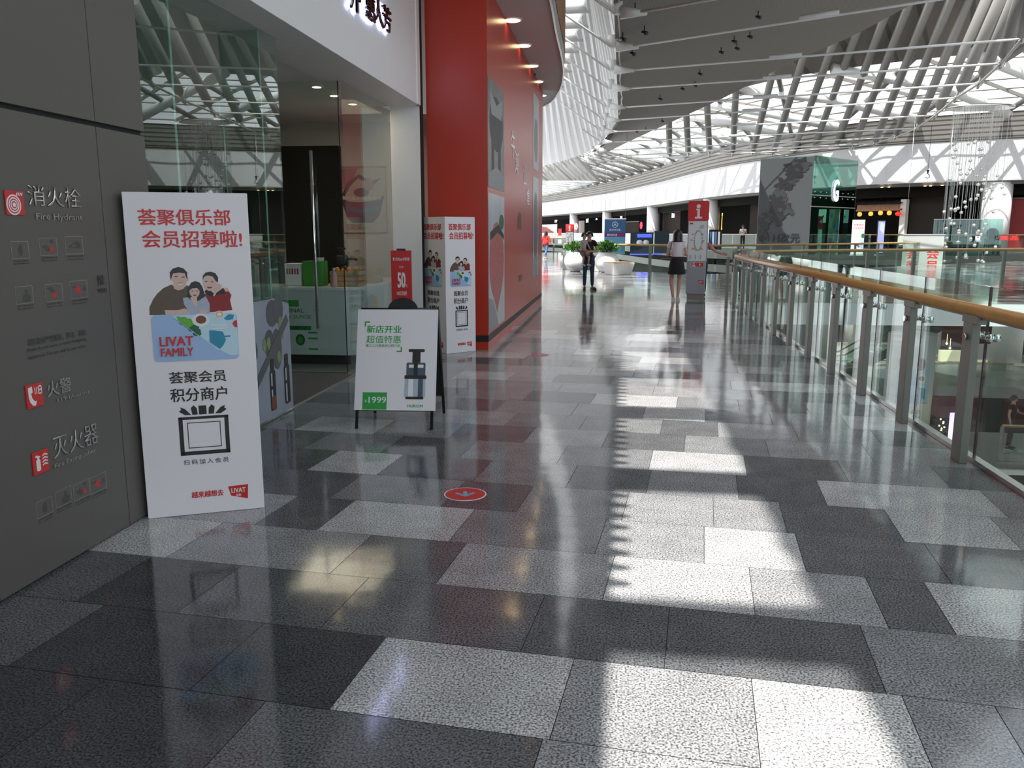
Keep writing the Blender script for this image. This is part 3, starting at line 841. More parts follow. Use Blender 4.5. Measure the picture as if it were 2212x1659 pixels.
hp = [(0,-1.0,1.065),(0,ye-1.4,1.065)]+[(0.03+0.8*(t**2), ye-1.4+1.9*math.sin(t*PI/2), 1.065) for t in (0.15,0.3,0.45,0.6,0.75,0.9,1.0)]
b.path(hp, 0.043, 16); b.build('handrail', 'wood_rail', rail)
b = MB(); b.box(-0.012, 0.012, -1, ye-1.4, 1.012, 1.03); b.build('rail_plate', 'post_metal', rail)
b = MB(); b.box(XGL-XP-0.03, XGL-XP+0.03, -1.0, ye, 0.002, 0.035); b.build('base_shoe', 'steel', rail)

# ------------------------------------------------------------------ generic straight railings further off
def railing(label, pts, h=1.12, z0=0.0, rail_r=0.045, step=1.6, name='glass_railing', wood='wood_rail'):
    pts = [Vector((x, y, 0)) for x, y in pts]
    o0 = pts[0]; root = thing(name, label, 'railing', (o0.x, o0.y, z0))
    L = [p-o0 for p in pts]
    b = MB(); b.path([p+Vector((0,0,h-0.04)) for p in L], rail_r, 10); b.build('handrail', wood, root)
    g = MB()
    for p, q in zip(L, L[1:]):
        d = (q-p).normalized(); n_ = Vector((d.y, -d.x, 0))*0.07
        for side in (0.0, 0.012):
            v = n_+n_.normalized()*side
            g.add([p+v+Vector((0,0,0.03)), q+v+Vector((0,0,0.03)), q+v+Vector((0,0,h-0.0)), p+v+Vector((0,0,h-0.0))], [(0,1,2,3)])
    g.build('glass_panel', 'glass_rail', root)
    for p, d in along(L, step):
        b = MB(); b.bar(p, p+Vector((0,0,h-0.07)), 0.05, 0.11, side=(-d.y, d.x, 0)); b.build('post', 'post_metal', root)
    return root
railing('glass railing with wooden top along the near edge of the walkway bridge', [(3.2,20.35),(3.4,22.6),(5.5,24.2),(9,25.8),(12,27.0),(16,28.8),(20.8,31.0)])
railing('glass railing with wooden top behind the planter and bench', [(-2.5,35.9),(0.5,34.4),(3.5,32.9),(8,36.9),(12,41.0),(15.5,45.2),(18.2,48.6)], step=2.0)
railing('pale-topped glass railing behind the red-shirted walker', [(-13.5,66.8),(-9,66.9),(-4.1,66.8),(-3.4,58),(-2.75,44)], step=2.0)
_ids = list(range(8, NW-4, 3))
railing('long curved glass railing of the far gallery under the white fascia', [woff(i, 4.9) for i in _ids], step=3.0, z0=GZ)

# ------------------------------------------------------------------ left wall: fire signs
SG = {'loc': (XW+0.001, 0, 0), 'rz': PI/2}
def wpt(px, py): p = at_x(px, py, XW); return p.y, p.z
def wall_thing(name, label, cat, px, py, group=None):
    y, z = wpt(px, py); return thing(name, label, cat, (XW+0.001, y, z), PI/2, group), y, z
def rel(y, z): return lambda px, py: (wpt(px, py)[0]-y, wpt(px, py)[1]-z)
def plaque(label, corners):
    cx = sum(c[0] for c in corners)/4; cy = sum(c[1] for c in corners)/4
    t, y, z = wall_thing('fire_plaque', label, 'sign', cx, cy); r = rel(y, z)
    q = [r(*c) for c in corners]
    x0 = (q[0][0]+q[3][0])/2; x1 = (q[1][0]+q[2][0])/2; z1 = (q[0][1]+q[1][1])/2; z0 = (q[2][1]+q[3][1])/2
    b = MB(); b.box(x0, x1, -0.006, 0, z0, z1); b.build('plate', 'red_sign', t, bevel=0.001)
    return t, x0, x1, z0, z1
def flames(L, x, z, s, n=3, mi=0):
    for k in range(n):
        zz = z-k*s*0.42
        L.append((mi, [(x,zz),(x+s*0.35,zz+s*0.18),(x+s*0.6,zz+s*0.05),(x+s,zz+s*0.28),(x+s*0.62,zz+s*0.20),(x+s*0.36,zz+s*0.34)]))
t, x0, x1, z0, z1 = plaque('red plaque with a white hose reel symbol, uppermost on the grey wall', [(8,413),(47,411),(50,463),(11,466)])
W_ = x1-x0; H_ = z1-z0; c = (x0+0.42*W_, z0+0.42*H_); L = []
for k, rr in enumerate((0.40,0.335,0.29,0.235,0.19,0.14,0.09)): L.append((k % 2, ell(c[0], c[1], rr*W_, rr*W_, 28)))
for k in range(4): L.append((0, [(x0+(0.55+0.09*k)*W_, z0+0.80*H_), (x0+(0.60+0.09*k)*W_, z0+0.80*H_), (x0+(0.66+0.09*k)*W_, z0+0.93*H_), (x0+(0.61+0.09*k)*W_, z0+0.93*H_)]))
prints('symbol', L, ['print_white','red_sign'], t, -0.0065, 0.0004)
t, x0, x1, z0, z1 = plaque('red plaque with a white telephone handset symbol, middle of the grey wall', [(53,832),(88,827),(92,875),(56,884)])
W_ = x1-x0; H_ = z1-z0; X = lambda u: x0+u*W_; Z = lambda v: z0+v*H_
L = [(0, [(X(.12),Z(.88)),(X(.36),Z(.92)),(X(.38),Z(.66)),(X(.28),Z(.62)),(X(.32),Z(.42)),(X(.46),Z(.26)),(X(.58),Z(.26)),(X(.50),Z(.08)),(X(.34),Z(.08)),(X(.18),Z(.26)),(X(.12),Z(.5))])]
for k in range(3): L.append((0, rect(X(.5+.1*k), X(.54+.1*k), Z(.55), Z(.85))))
L += [(0, rrect(X(.70),X(.93),Z(.52),Z(.90),.1*W_)), (1, rect(X(.75),X(.88),Z(.74),Z(.84))), (1, rect(X(.75),X(.88),Z(.58),Z(.68)))]
prints('symbol', L, ['print_white','red_sign'], t, -0.0065, 0.0004)
t, x0, x1, z0, z1 = plaque('red plaque with a white extinguisher symbol, lowest on the grey wall', [(67,978),(101,969),(104,1018),(70,1026)])
W_ = x1-x0; H_ = z1-z0
L = [(0, rrect(X(.2),X(.46),Z(.14),Z(.66),.08*W_)), (0, rect(X(.27),X(.4),Z(.66),Z(.76))), (0, [(X(.14),Z(.78)),(X(.46),Z(.72)),(X(.46),Z(.78)),(X(.22),Z(.86))])]
for k in range(4): L.append((0, [(X(.58),Z(.30+.14*k)),(X(.72),Z(.36+.14*k)),(X(.92),Z(.30+.14*k)),(X(.92),Z(.35+.14*k)),(X(.74),Z(.43+.14*k)),(X(.58),Z(.36+.14*k))]))
prints('symbol', L, ['print_white','red_sign'], t, -0.0065, 0.0004)
def wall_text(label, s, pl, pr, hpx, mt, cat='lettering', bold=0.0, ext=0.003, name='wall_lettering', spacing=1.0):
    """one line of lettering between two picture points (its middle height)"""
    (y0, z0), (y1, z1) = wpt(*pl), wpt(*pr)
    h = wpt(pl[0], pl[1]-hpx/2)[1]-wpt(pl[0], pl[1]+hpx/2)[1]
    o = txt(name, s, mt, None, 0, 0, h=h, w=abs(y1-y0), y=-0.002, bold=bold, ext=ext, spacing=spacing)
    o.location = (XW+0.001, (y0+y1)/2, (z0+z1)/2); o.rotation_euler = (0, 0, PI/2)
    if label: tag(o, label, cat)
    return o
mat('silver_letter', (0.72, 0.70, 0.64), 0.3, 0.9, noise=0.05)
mat('faint_letter', (0.43, 0.42, 0.40), 0.35, 0.6, noise=0.05)
mat('faint_print', (0.075, 0.072, 0.068), 0.6, noise=0.1)
wall_text('large silver Chinese characters for fire hydrant beside the hose reel plaque', '消火栓', (58,424), (172,426), 46, 'silver_letter', bold=-0.004)
wall_text('small silver English words below the large hydrant characters', 'Fire Hydrant', (76,467), (176,474), 18, 'faint_letter')
wall_text('silver Chinese characters beside the telephone plaque', '火警', (99,838), (152,832), 34, 'faint_letter')
wall_text('tiny grey number line below the fire alarm characters', '119 (Alarm)', (122,862), (190,850), 11, 'faint_letter')
wall_text('silver Chinese characters beside the extinguisher plaque', '灭火器', (112,965), (210,938), 50, 'faint_letter', bold=-0.004)
wall_text('tiny grey English words below the extinguisher characters', 'Fire Extinguisher', (116,1006), (205,975), 13, 'faint_letter')
wall_text('dark push characters at the right side of the grey wall panel', '推', (209,606), (225,604), 22, 'faint_print')
wall_text('tiny dark word under the push character on the grey wall', 'PUSH', (211,628), (228,626), 9, 'faint_print')
nt_ = [('消防器材严禁覆盖、移动、遮挡', (58,738), (184,720), 15), ('Please do not move or cover firefighting', (58,755), (186,735), 10), ('equipment. For use only in case of fire.', (60,771), (186,750), 10)]
t, y, z = wall_thing('notice_text', 'three-line dark warning notice low on the grey wall between hydrant steps and telephone plaque', 'notice', 120, 748)
for s, a, c, h in nt_:
    o = wall_text(None, s, a, c, h, 'faint_print', ext=0.0006, name='text_line'); o.parent = t
    o.location = (o.location.y-y, 0, o.location.z-z); o.rotation_euler = (0,0,0)
def picto(label, px, py, w, kind, caption, group):
    t, y, z = wall_thing('step_sticker', label, 'sticker', px, py, None)
    s = wpt(px+w/2, py)[0]-wpt(px-w/2, py)[0]; hh = wpt(px, py-w/2)[1]-wpt(px, py+w/2)[1]
    b = MB(); L = [(0, rect(-s*.5, s*.5, -hh*.5, hh*.5)), (1, rect(-s*.48, s*.48, -hh*.48, hh*.48))]
    R_ = random.Random(kind)
    if kind % 6 == 0: L += [(2, ell(0, -hh*.05, s*.14, hh*.3, 10)), (2, ell(s*.05, hh*.2, s*.08, hh*.12, 8))]
    elif kind % 6 == 1: L += [(2, [(-s*.4,0),(-s*.1,hh*.12),(s*.1,-hh*.15),(-s*.05,-hh*.3)]), (3, rect(s*.08,s*.26,-hh*.28,-hh*.02)), (2, ell(s*.2, hh*.3, s*.1, hh*.1, 10))]
    elif kind % 6 == 2: L += [(2, [(-s*.4,-hh*.1),(s*.1,hh*.25),(s*.35,hh*.15),(s*.35,-hh*.2)]), (1, ell(-s*.05,-hh*.02,s*.12,hh*.08,8))]
    elif kind % 6 == 3: L += [(2, rrect(-s*.1,s*.34,-hh*.42,hh*.02,s*.06)), (2, rect(s*.05,s*.2,hh*.02,hh*.3))]
    elif kind % 6 == 4: L += [(2, [(-s*.4,hh*.3),(-s*.1,hh*.35),(s*.1,hh*.05),(-s*.1,0)]), (3, ell(0,-hh*.15,s*.12,hh*.16,10))]
    else: L += [(3, [(-s*.25,-hh*.05),(0,hh*.3),(s*.05,-hh*.1),(s*.22,-hh*.3),(0,-hh*.2)]), (2, ell(s*.3, 0, s*.09, hh*.14, 8)), (2, rect(-s*.4,-s*.15,hh*.1,hh*.18))]
    prints('pictogram', L, ['faint_letter','wall_grey','faint_print','red_sign'], t, -0.0004, 0.0003)
    for k, c_ in enumerate(caption):
        o = txt('caption', c_, 'faint_print', t, 0, -hh*(0.62+0.16*k), h=hh*0.10, w=s*0.9, y=-0.0005, ext=0.0004)
caps = [['打开消火栓箱门','Open the hydrant door'],['取出水带向着火点','Pull out the hose'],['将水带接口连接','Connect the hose'],['按下消防按钮','Press the button'],['打开阀门放水','Open the valve'],['对准火源根部喷射','Aim at the fire']]
for k, (px, py) in enumerate(((43,540),(104,533),(160,530),(52,637),(116,632),(170,625))):
    picto(('first','second','third')[k % 3]+' hydrant step pictogram in the '+('upper' if k < 3 else 'lower')+' row on the grey wall', px, py, 38, k, caps[k], None)
caps2 = [['提起灭火器','Lift'],['拔下保险销','Pull pin'],['用力压手柄','Squeeze'],['对准根部扫射','Sweep']]
for k, (px, py) in enumerate(((96,1096),(137,1073),(176,1058),(212,1043))):
    picto(('leftmost','second','third','rightmost')[k]+' of the four extinguisher pictograms low on the grey wall', px, py, 36, (0,3,1,5)[k], caps2[k], None)

# ------------------------------------------------------------------ printed membership columns
def family_art(parent, x, z, s, y=-0.004):
    """the printed family over a blue card; x,z lower left of the card, s its width"""
    P = lambda l: [(x+(px-95)/1205*s, z+(1555-py)/1205*s) for px, py in l]
    E_ = lambda cx, cy, rx, ry, n=20, a0=0, a1=2*PI: [(x+(cx+rx*math.cos(a0+(a1-a0)*k/n)-95)/1205*s, z+(1555-cy+ry*math.sin(a0+(a1-a0)*k/n))/1205*s) for k in range(n+(0 if a1-a0 > 6.2 else 1))]
    mats = ['brown_print','skin_print','hair','shirt_print','maroon_print','print_black','card_blue','aqua_print','lettuce','print_white','coffee','latte','teal_print','red_print','green_dark']
    L = [(0, P([(75,850),(80,740),(140,620),(200,540),(290,460),(410,405),(470,480),(545,485),(620,420),(690,470),(690,640),(600,860)])),
         (4, P([(860,840),(860,560),(905,540),(1000,590),(1120,470),(1200,520),(1240,580),(1215,660),(1240,810)])),
         (5, P([(860,520),(900,480),(960,520),(1000,560),(1080,500),(1140,490),(1150,560),(1060,570),(960,600),(880,560)])),
         (1, P([(430,400),(440,470),(490,495),(560,480),(600,430),(590,390)])),
         (1, E_(525,335,103,118)), (1, E_(412,320,20,36,10)), (1, E_(632,330,18,34,10)),
         (2, P([(400,340),(395,230),(440,175),(520,150),(590,175),(635,230),(634,335),(615,300),(600,245),(520,235),(440,245),(418,300)])),
         (2, E_(480,292,26,7,8)), (2, E_(575,300,26,7,8)), (9, E_(530,400,36,14,10)), (4, E_(530,388,40,6,8)),
         (1, P([(285,785),(470,790),(560,765),(620,790),(615,840),(560,862),(300,860)])),
         (2, P([(590,650),(640,450),(680,385),(740,362),(800,385),(835,450),(870,600),(850,665),(760,660),(640,640)])),
         (3, P([(550,610),(620,600),(700,690),(780,650),(870,590),(920,700),(915,850),(640,860),(560,700)])),
         (1, E_(720,520,72,88)), (2, P([(650,500),(660,440),(720,420),(790,450),(800,520),(760,465),(690,470)])),
         (2, E_(690,510,16,7,8)), (2, E_(755,512,16,7,8)), (4, E_(720,572,26,9,8)),
         (1, P([(650,610),(700,585),(750,600),(745,700),(735,750),(690,700)])), (1, E_(830,820,60,30,12)),
         (1, E_(945,395,92,122)), (2, P([(848,350),(850,290),(890,240),(960,225),(1030,250),(1065,310),(1060,390),(1030,370),(990,300),(920,280),(870,300)])),
         (2, E_(893,370,20,8,8)), (2, E_(975,378,20,8,8)), (4, E_(935,462,36,13,10)),
         (1, P([(975,590),(1010,480),(1045,410),(1075,400),(1110,440),(1090,500),(1030,540),(1000,590)])), (1, P([(1130,470),(1190,470),(1215,520),(1160,530)])),
         (6, rrect(x, x+s, z, z+0.585*s, 0.055*s)),
         (7, P([(390,868),(1285,852),(1297,1300),(1297,1490),(1180,1500),(1010,1400)]))]
    for cx, cy, r in ((470,915,45),(540,930,55),(600,960,60),(520,980,50),(660,990,60),(590,1020,55),(640,1060,55)): L.append((8, E_(cx,cy,r,r*.8,9)))
    for cx, cy, r in ((690,1060,60),(640,1080,45),(720,1110,55),(700,1150,45),(740,1150,40)): L.append((14, E_(cx,cy,r,r*.8,9)))
    L += [(9, E_(780,945,122,98,26)), (10, E_(785,940,75,62,20)), (10, E_(785,940,60,50,18)), (9, E_(1050,868,70,55,20)), (11, E_(1050,868,58,46,18)), (9, E_(1050,868,34,26,10)),
          (12, P([(1110,930),(1180,870),(1260,880),(1240,950),(1150,960)])), (9, P([(920,1020),(1150,1030),(1150,1045),(920,1035)])), (9, P([(920,1075),(1160,1070),(1160,1085),(920,1092)])),
          (12, P([(890,1105),(960,1110),(1080,1130),(1100,1180),(1120,1260),(1080,1340),(1030,1395),(890,1285)])), (12, P([(1090,1195),(1190,1190),(1185,1215),(1110,1215)])),
          (13, P([(1297,960),(1255,970),(1228,1010),(1250,1060),(1297,1075)])), (7, P([(390,868),(450,900),(470,960),(1010,1400),(1000,1412),(380,880)]))]
    prints('family_print', L, mats, parent, y, 0.00012)
    txt('card_lettering', 'LIVAT', 'red_print', parent, x+0.075*s, z+0.25*s, h=0.115*s, w=0.385*s, y=y-0.011, align='L', bold=0.03)
    txt('card_lettering', 'FAMILY', 'red_print', parent, x+0.08*s, z+0.115*s, h=0.10*s, w=0.375*s, y=y-0.011, align='L', bold=0.03)
def livat_face(root, W, H, y=-0.0012):
    """one printed face, local x 0..W"""
    Z = lambda f: H*(1-f)
    txt('title_lettering', '荟聚俱乐部', 'red_print', root, 0.11*W, Z(.073), h=.047*H, w=.735*W, y=y, align='L', bold=0.022)
    txt('title_lettering', '会员招募啦!', 'red_print', root, 0.13*W, Z(.137), h=.050*H, w=.80*W, y=y, align='L', bold=0.022)
    family_art(root, .155*W, Z(.505), .70*W, y)
    txt('caption_lettering', '荟聚会员', 'print_black', root, .26*W, Z(.557), h=.036*H, w=.47*W, y=y, align='L', bold=0.02)
    txt('caption_lettering', '积分商户', 'print_black', root, .26*W, Z(.612), h=.042*H, w=.47*W, y=y, align='L', bold=0.02)
    x0, x1, z0, z1 = .31*W, .73*W, Z(.805), Z(.682)
    fr = .035*W
    L = [(0, rect(x0,x1,z0,z0+fr)), (0, rect(x0,x1,z1-fr*.7,z1)), (0, rect(x0,x0+fr,z0,z1)), (0, rect(x1-fr,x1,z0,z1)),
         (0, rect((x0+x1)/2-.035*W,(x0+x1)/2+.03*W,z1+.006*H,z1+.034*H))]
    cx = (x0+x1)/2
    for sg in (-1, 1):
        L += [(0, [(cx+sg*.045*W,z1+.006*H),(cx+sg*.09*W,z1+.006*H),(cx+sg*.10*W,z1+.028*H),(cx+sg*.075*W,z1+.036*H),(cx+sg*.05*W,z1+.026*H)]),
              (0, [(cx+sg*.10*W,z1+.006*H),(cx+sg*.15*W,z1+.006*H),(cx+sg*.20*W,z1+.018*H),(cx+sg*.18*W,z1+.024*H),(cx+sg*.19*W,z1+.032*H),(cx+sg*.15*W,z1+.026*H)])]
    for k in (1,): L += [(0, rect(x0+2*fr, x1-2*fr, z0+1.8*fr, z0+2.0*fr)), (0, rect(x0+2*fr, x1-2*fr, z1-1.7*fr, z1-1.5*fr)), (0, rect(x0+2*fr,x0+2.2*fr,z0+1.8*fr,z1-1.5*fr)), (0, rect(x1-2.2*fr,x1-2*fr,z0+1.8*fr,z1-1.5*fr))]
    prints('gift_frame', [(m_, ccw(p)) for m_, p in L], ['print_black'], root, y, 0.0)
    txt('caption_lettering', '扫码加入会员', 'print_black', root, .33*W, Z(.827), h=.016*H, w=.38*W, y=y, align='L', spacing=1.4)
    txt('slogan_lettering', '越来越想去', 'red_print', root, .375*W, Z(.935), h=.020*H, w=.27*W, y=y, align='L', bold=0.03)
    livat_logo(root, .69*W, Z(.955), .175*W, y)
def livat_logo(root, x, z, s, y=-0.002):
    prints('logo', [(0, [(x+.12*s,z+.12*s),(x+.95*s,z-.12*s),(x+s,z+.66*s),(x,z+.62*s)])], ['red_print'], root, y, 0)
    txt('logo_lettering', 'LIVAT', 'print_white', root, x+.5*s, z+.38*s, h=.24*s, w=.7*s, y=y-.001, bold=0.03, ext=0.0008)
    txt('logo_lettering', '荟聚', 'print_white', root, x+.5*s, z+.12*s, h=.13*s, w=.26*s, y=y-.001, bold=0.01, ext=0.0008)
def livat_column(label, A, B, H, back, sides=False):
    """A,B: lower corners of the visible face, back: the third corner"""
    A, B = Vector((A[0],A[1],0)), Vector((B[0],B[1],0)); W = (B-A).length
    rz = heading(A, B); root = thing('advert_column', label, 'advertisement', tuple(A), rz)
    Ri = Matrix.Rotation(-rz, 3, 'Z'); c = Ri @ (Vector((back[0], back[1], 0))-A)
    b = MB(); b.prism(ccw([(0,0),(W,0),(c.x,c.y)]), 0.001, H); b.build('column_body', 'ad_white', root, bevel=0.003)
    livat_face(root, W, H)
    if sides:
        s_root = bpy.data.objects.new('side_face', None); COL.objects.link(s_root); s_root.parent = root
        s_root.location = (c.x, c.y, 0); s_root.rotation_euler = (0, 0, math.atan2(-c.y, -c.x))
        n0 = set(bpy.data.objects); livat_face(s_root, math.hypot(c.x, c.y), H)
        bpy.context.view_layer.update()
        for o in list(s_root.children):
            o.parent = root; o.location = s_root.location; o.rotation_euler = s_root.rotation_euler
        bpy.data.objects.remove(s_root)
    return root
A = at_z(313,1121); B = at_z(572,1097)
H1 = at_y(258,414,A.y).z
livat_column('large white triangular advert column with family print, leaning by the grey wall at the left', (A.x+0.02,A.y), (B.x,B.y), H1, (-2.56, 4.95))
A2 = at_z(965,765); B2 = at_z(1028,758); C2 = at_z(936,746)
H2 = at_y(945,468,A2.y).z
livat_column('smaller looking white triangular advert column standing against the red hoarding', (A2.x,A2.y), (B2.x,B2.y), H2, (A2.x-0.42, A2.y+0.40), True)

# ------------------------------------------------------------------ A-frame sign
fl_, fr_, br_ = at_z(770,926), at_z(932,928), at_z(970,893)
rz = heading(fl_, fr_); W = (fr_-fl_).length
t = thing('a_frame_sign', 'white and green A-frame price sign with black frame before the juice shop', 'sign', (fl_.x, fl_.y, 0), rz)
dep = 0.62; ht = 1.0
TL = at_y(785,668,fl_.y+dep/2).z
top = TL
def tilt(z): return dep/2*z/top
for x in (0.0, W):
    b = MB(); b.tube((x, 0, 0), (x, dep/2-0.015, top), 0.013, n=8); b.build('front_leg', 'black', t)
    b = MB(); b.tube((x+0.02, dep, 0), (x+0.02, dep/2+0.015, top), 0.013, n=8); b.build('rear_leg', 'black', t)
b = MB(); b.tube((0, tilt(.15), .15), (W, tilt(.15), .15), 0.011, n=8); b.tube((0, tilt(top), top), (W, tilt(top), top), 0.013, n=8); b.build('front_rail', 'black', t)
b = MB()
b.add([(0.01,dep-tilt(.17),.17),(W+.01,dep-tilt(.17),.17),(W+.01,dep-tilt(top),top),(0.01,dep-tilt(top),top)], [(0,1,2,3)])
o = b.build('rear_board', 'black', t); md = o.modifiers.new('s','SOLIDIFY'); md.thickness = 0.012
ang = math.atan2(dep/2, top)
fb = MB(); Lb = (top-.15)/math.cos(ang); fb.box(-0.02, W+0.03, -0.006, 0.006, 0, Lb)
front = fb.build('front_board', 'ad_white', t); front.location = (0, tilt(.15)-0.022, .15); front.rotation_euler = (-ang, 0, 0)
bw = W+0.05; X = lambda u: -0.02+u*bw; Z = lambda v: v*Lb
b = MB(); b.plate(ell(bw*.52, Lb, bw*.19, bw*.16, 20, 0, PI), 0.02, 0.025); b.build('handle', 'black', front)
g = 'green_print'; yy = -0.007
prints('corner_marks', [(0, rect(X(.09),X(.155),Z(.865),Z(.878))), (0, rect(X(.09),X(.105),Z(.825),Z(.878))), (0, rect(X(.50),X(.565),Z(.575),Z(.588))), (0, rect(X(.55),X(.565),Z(.575),Z(.625)))], [g], front, yy, 0)
txt('headline', '新店开业', g, front, X(.12), Z(.80), h=.075*Lb, w=.43*bw, y=yy, align='L', bold=0.022)
txt('headline', '超值特惠', g, front, X(.12), Z(.70), h=.075*Lb, w=.43*bw, y=yy, align='L')
txt('small_print', '惠人二代原装进口榨汁机', g, front, X(.115), Z(.637), h=.028*Lb, w=.43*bw, y=yy, align='L')
prints('price_patch', [(0, rect(X(.10),X(.40),Z(.005),Z(.175)))], [g], front, yy, 0)
txt('price', '1999', 'print_white', front, X(.175), Z(.10), h=.058*Lb, w=.215*bw, y=yy-.001, align='L', bold=0.01)
txt('price', '￥', 'print_white', front, X(.125), Z(.088), h=.028*Lb, y=yy-.001, align='L')
txt('brand_lettering', 'HUROM', g, front, X(.75), Z(.045), h=.026*Lb, w=.19*bw, y=yy, bold=0.02)
jl = [(0, rrect(X(.65),X(.85),Z(.575),Z(.605),.008)), (0, rect(X(.70),X(.80),Z(.47),Z(.58))), (2, rrect(X(.63),X(.865),Z(.33),Z(.47),.01)), (3, rect(X(.66),X(.84),Z(.42),Z(.45))),
      (0, rect(X(.72),X(.77),Z(.33),Z(.47))), (0, rrect(X(.61),X(.88),Z(.31),Z(.345),.006)), (1, [(X(.61),Z(.13)),(X(.87),Z(.13)),(X(.87),Z(.31)),(X(.62),Z(.31))]),
      (3, rect(X(.66),X(.72),Z(.13),Z(.31))), (2, rect(X(.78),X(.84),Z(.13),Z(.31))), (0, rrect(X(.63),X(.85),Z(.11),Z(.135),.005))]
prints('juicer_print', jl, ['print_black','silver_print','juicer_dark','print_white'], front, yy, 0.0003)

# ------------------------------------------------------------------ red price stand by the shop glass
p = at_y(866, 541, 9.3); Hs = p.z
t = thing('poster_stand', 'slim red and white poster stand showing 50, behind the A-frame sign', 'sign', (p.x, 9.3, 0), 0.10)
b = MB(); b.box(-.12,.12,-.03,.20,0.001,.02); b.build('base', 'black', t, bevel=0.004)
b = MB(); b.box(-.012,.012,.03,.055,.02,Hs-.02); b.build('pole', 'black', t)
hw = 0.118; zb = 0.42
b = MB(); b.box(-hw,hw,0,.012,zb,Hs); b.build('panel', 'red_sign', t, bevel=0.002)
zs = Hs-0.58
prints('white_patch', [(0, [(-hw+.002,zb),(hw-.002,zb),(hw-.002,zs+.02),(-hw+.002,zs-.01)])], ['print_white'], t, -0.001, 0)
b = MB(); b.box(-.05,.05,-.004,.02,Hs,Hs+.02); b.build('clip', 'black', t)
txt('lettering', '掌上生活App专享优惠', 'print_white', t, 0, Hs-.10, h=.042, w=.19, y=-.001, bold=.02)
txt('lettering', '周三购', 'print_white', t, .0, Hs-.185, h=.026, w=.045, y=-.001)
txt('lettering', '50', 'print_white', t, -.005, Hs-.34, h=.165, w=.085, y=-.001, bold=.05)
txt('lettering', '元', 'print_white', t, .055, Hs-.40, h=.035, w=.025, y=-.001)
txt('lettering', '100元代金券', 'print_white', t, 0, Hs-.485, h=.05, w=.115, y=-.001, bold=.02)

# ------------------------------------------------------------------ floor stickers
def floor_disc(label, px, py, r, rot):
    p = at_z(px, py); t = thing('floor_sticker', label, 'sticker', (p.x, p.y, 0.0), rot)
    b = MB(); b.lathe([(r,0.0005),(r,0.0025)], n=40, mi=0); b.build('disc', 'print_white' , t)
    b = MB(); b.lathe([(r*.94,0.0026),(r*.94,0.0032)], n=40); b.build('red_face', 'red_sign', t)
    b = MB(); b.prism(ccw([(-.012,.05),(.012,.05),(.012,-.01),(.05,.03),(.062,.012),(0,-.055),(-.062,.012),(-.05,.03),(-.012,-.01)]), .0033, .0038); b.build('arrow', 'water_blue', t)
floor_disc('round red floor sticker with a pale arrow, on the dark granite nearest the camera', 1005, 1068, 0.13, 0.2)
floor_disc('second round red floor sticker further up the walkway by the red hoarding', 1165, 767, 0.13, 0.2)
# ================================================================== JUICE SHOP
# glazing
def pane(name, label, x0, x1, y0, y1, z0, z1, mt='glass_shop', group=None):
    t = thing(name, label, 'glass', ((x0+x1)/2, (y0+y1)/2, z0), 0, group)
    b = MB(); b.box((x0-x1)/2, (x1-x0)/2, (y0-y1)/2, (y1-y0)/2, 0, z1-z0); b.build('pane', mt, t)
    return t
t = pane('shop_window', 'large fixed shop window pane reflecting the roof, behind the near advert column', XG-.006, XG+.006, 4.44, 7.02, .012, 3.18)
# printed film low on it: olives and two juicers
y0_, z_ = 5.55, 0.02
f = bpy.data.objects.new('window_print', None); COL.objects.link(f); f.parent = t
f.location = (.012, 5.50-(4.44+7.02)/2, 0); f.rotation_euler = (0, 0, PI/2)
Wp = 7.0-5.50
b = MB(); b.plate([(0,.02),(Wp,.02),(Wp,.95),(Wp*.8,1.02),(0,1.02)], -0.001, 0.001); b.build('film', 'film_grey', f)
L = []
R_ = random.Random(4)
for k in range(9): L.append((0, ell(R_.uniform(.1,Wp-.15), R_.uniform(.55,.98), R_.uniform(.05,.14), R_.uniform(.09,.22), 12)))
for k in range(8): L.append((1, ell(R_.uniform(.5,Wp-.1), R_.uniform(.5,.86), .035, .055, 12)))
L += [(0, [(Wp*.25,.12),(Wp*.34,.12),(Wp*.98,.80),(Wp*.95,.86)])]
for xc in (Wp*.72, Wp*.92): L += [(2, rrect(xc-.055,xc+.055,.08,.42,.02)), (3, rect(xc-.035,xc-.01,.10,.40)), (2, rrect(xc-.035,xc+.035,.42,.52,.01)), (4, rect(xc-.05,xc+.05,.26,.29))]
L += [(5, rrect(Wp*.72-.05,Wp*.72+.05,.09,.2,.02))]
prints('film_print', L, ['film_dark','olive_print','black','silver_print','print_black','coffee'], f, -0.002, 0.0002)
# glass fins stiffening the window from inside
for px in (378, 566):
    yf_ = at_x(px, 300, XG-.02).y-(4.44+7.02)/2
    b = MB(); b.box(-.34, -.01, yf_-.006, yf_+.006, .01, 3.16); fo = b.build('glass_fin', 'glass_green', t)
    b = MB(); b.box(-.345, -.34, yf_-.008, yf_+.008, .01, 3.16); b.box(-.012, -.007, yf_-.012, yf_+.012, .01, 3.16); b.build('fin_edge', 'glass_edge', fo)
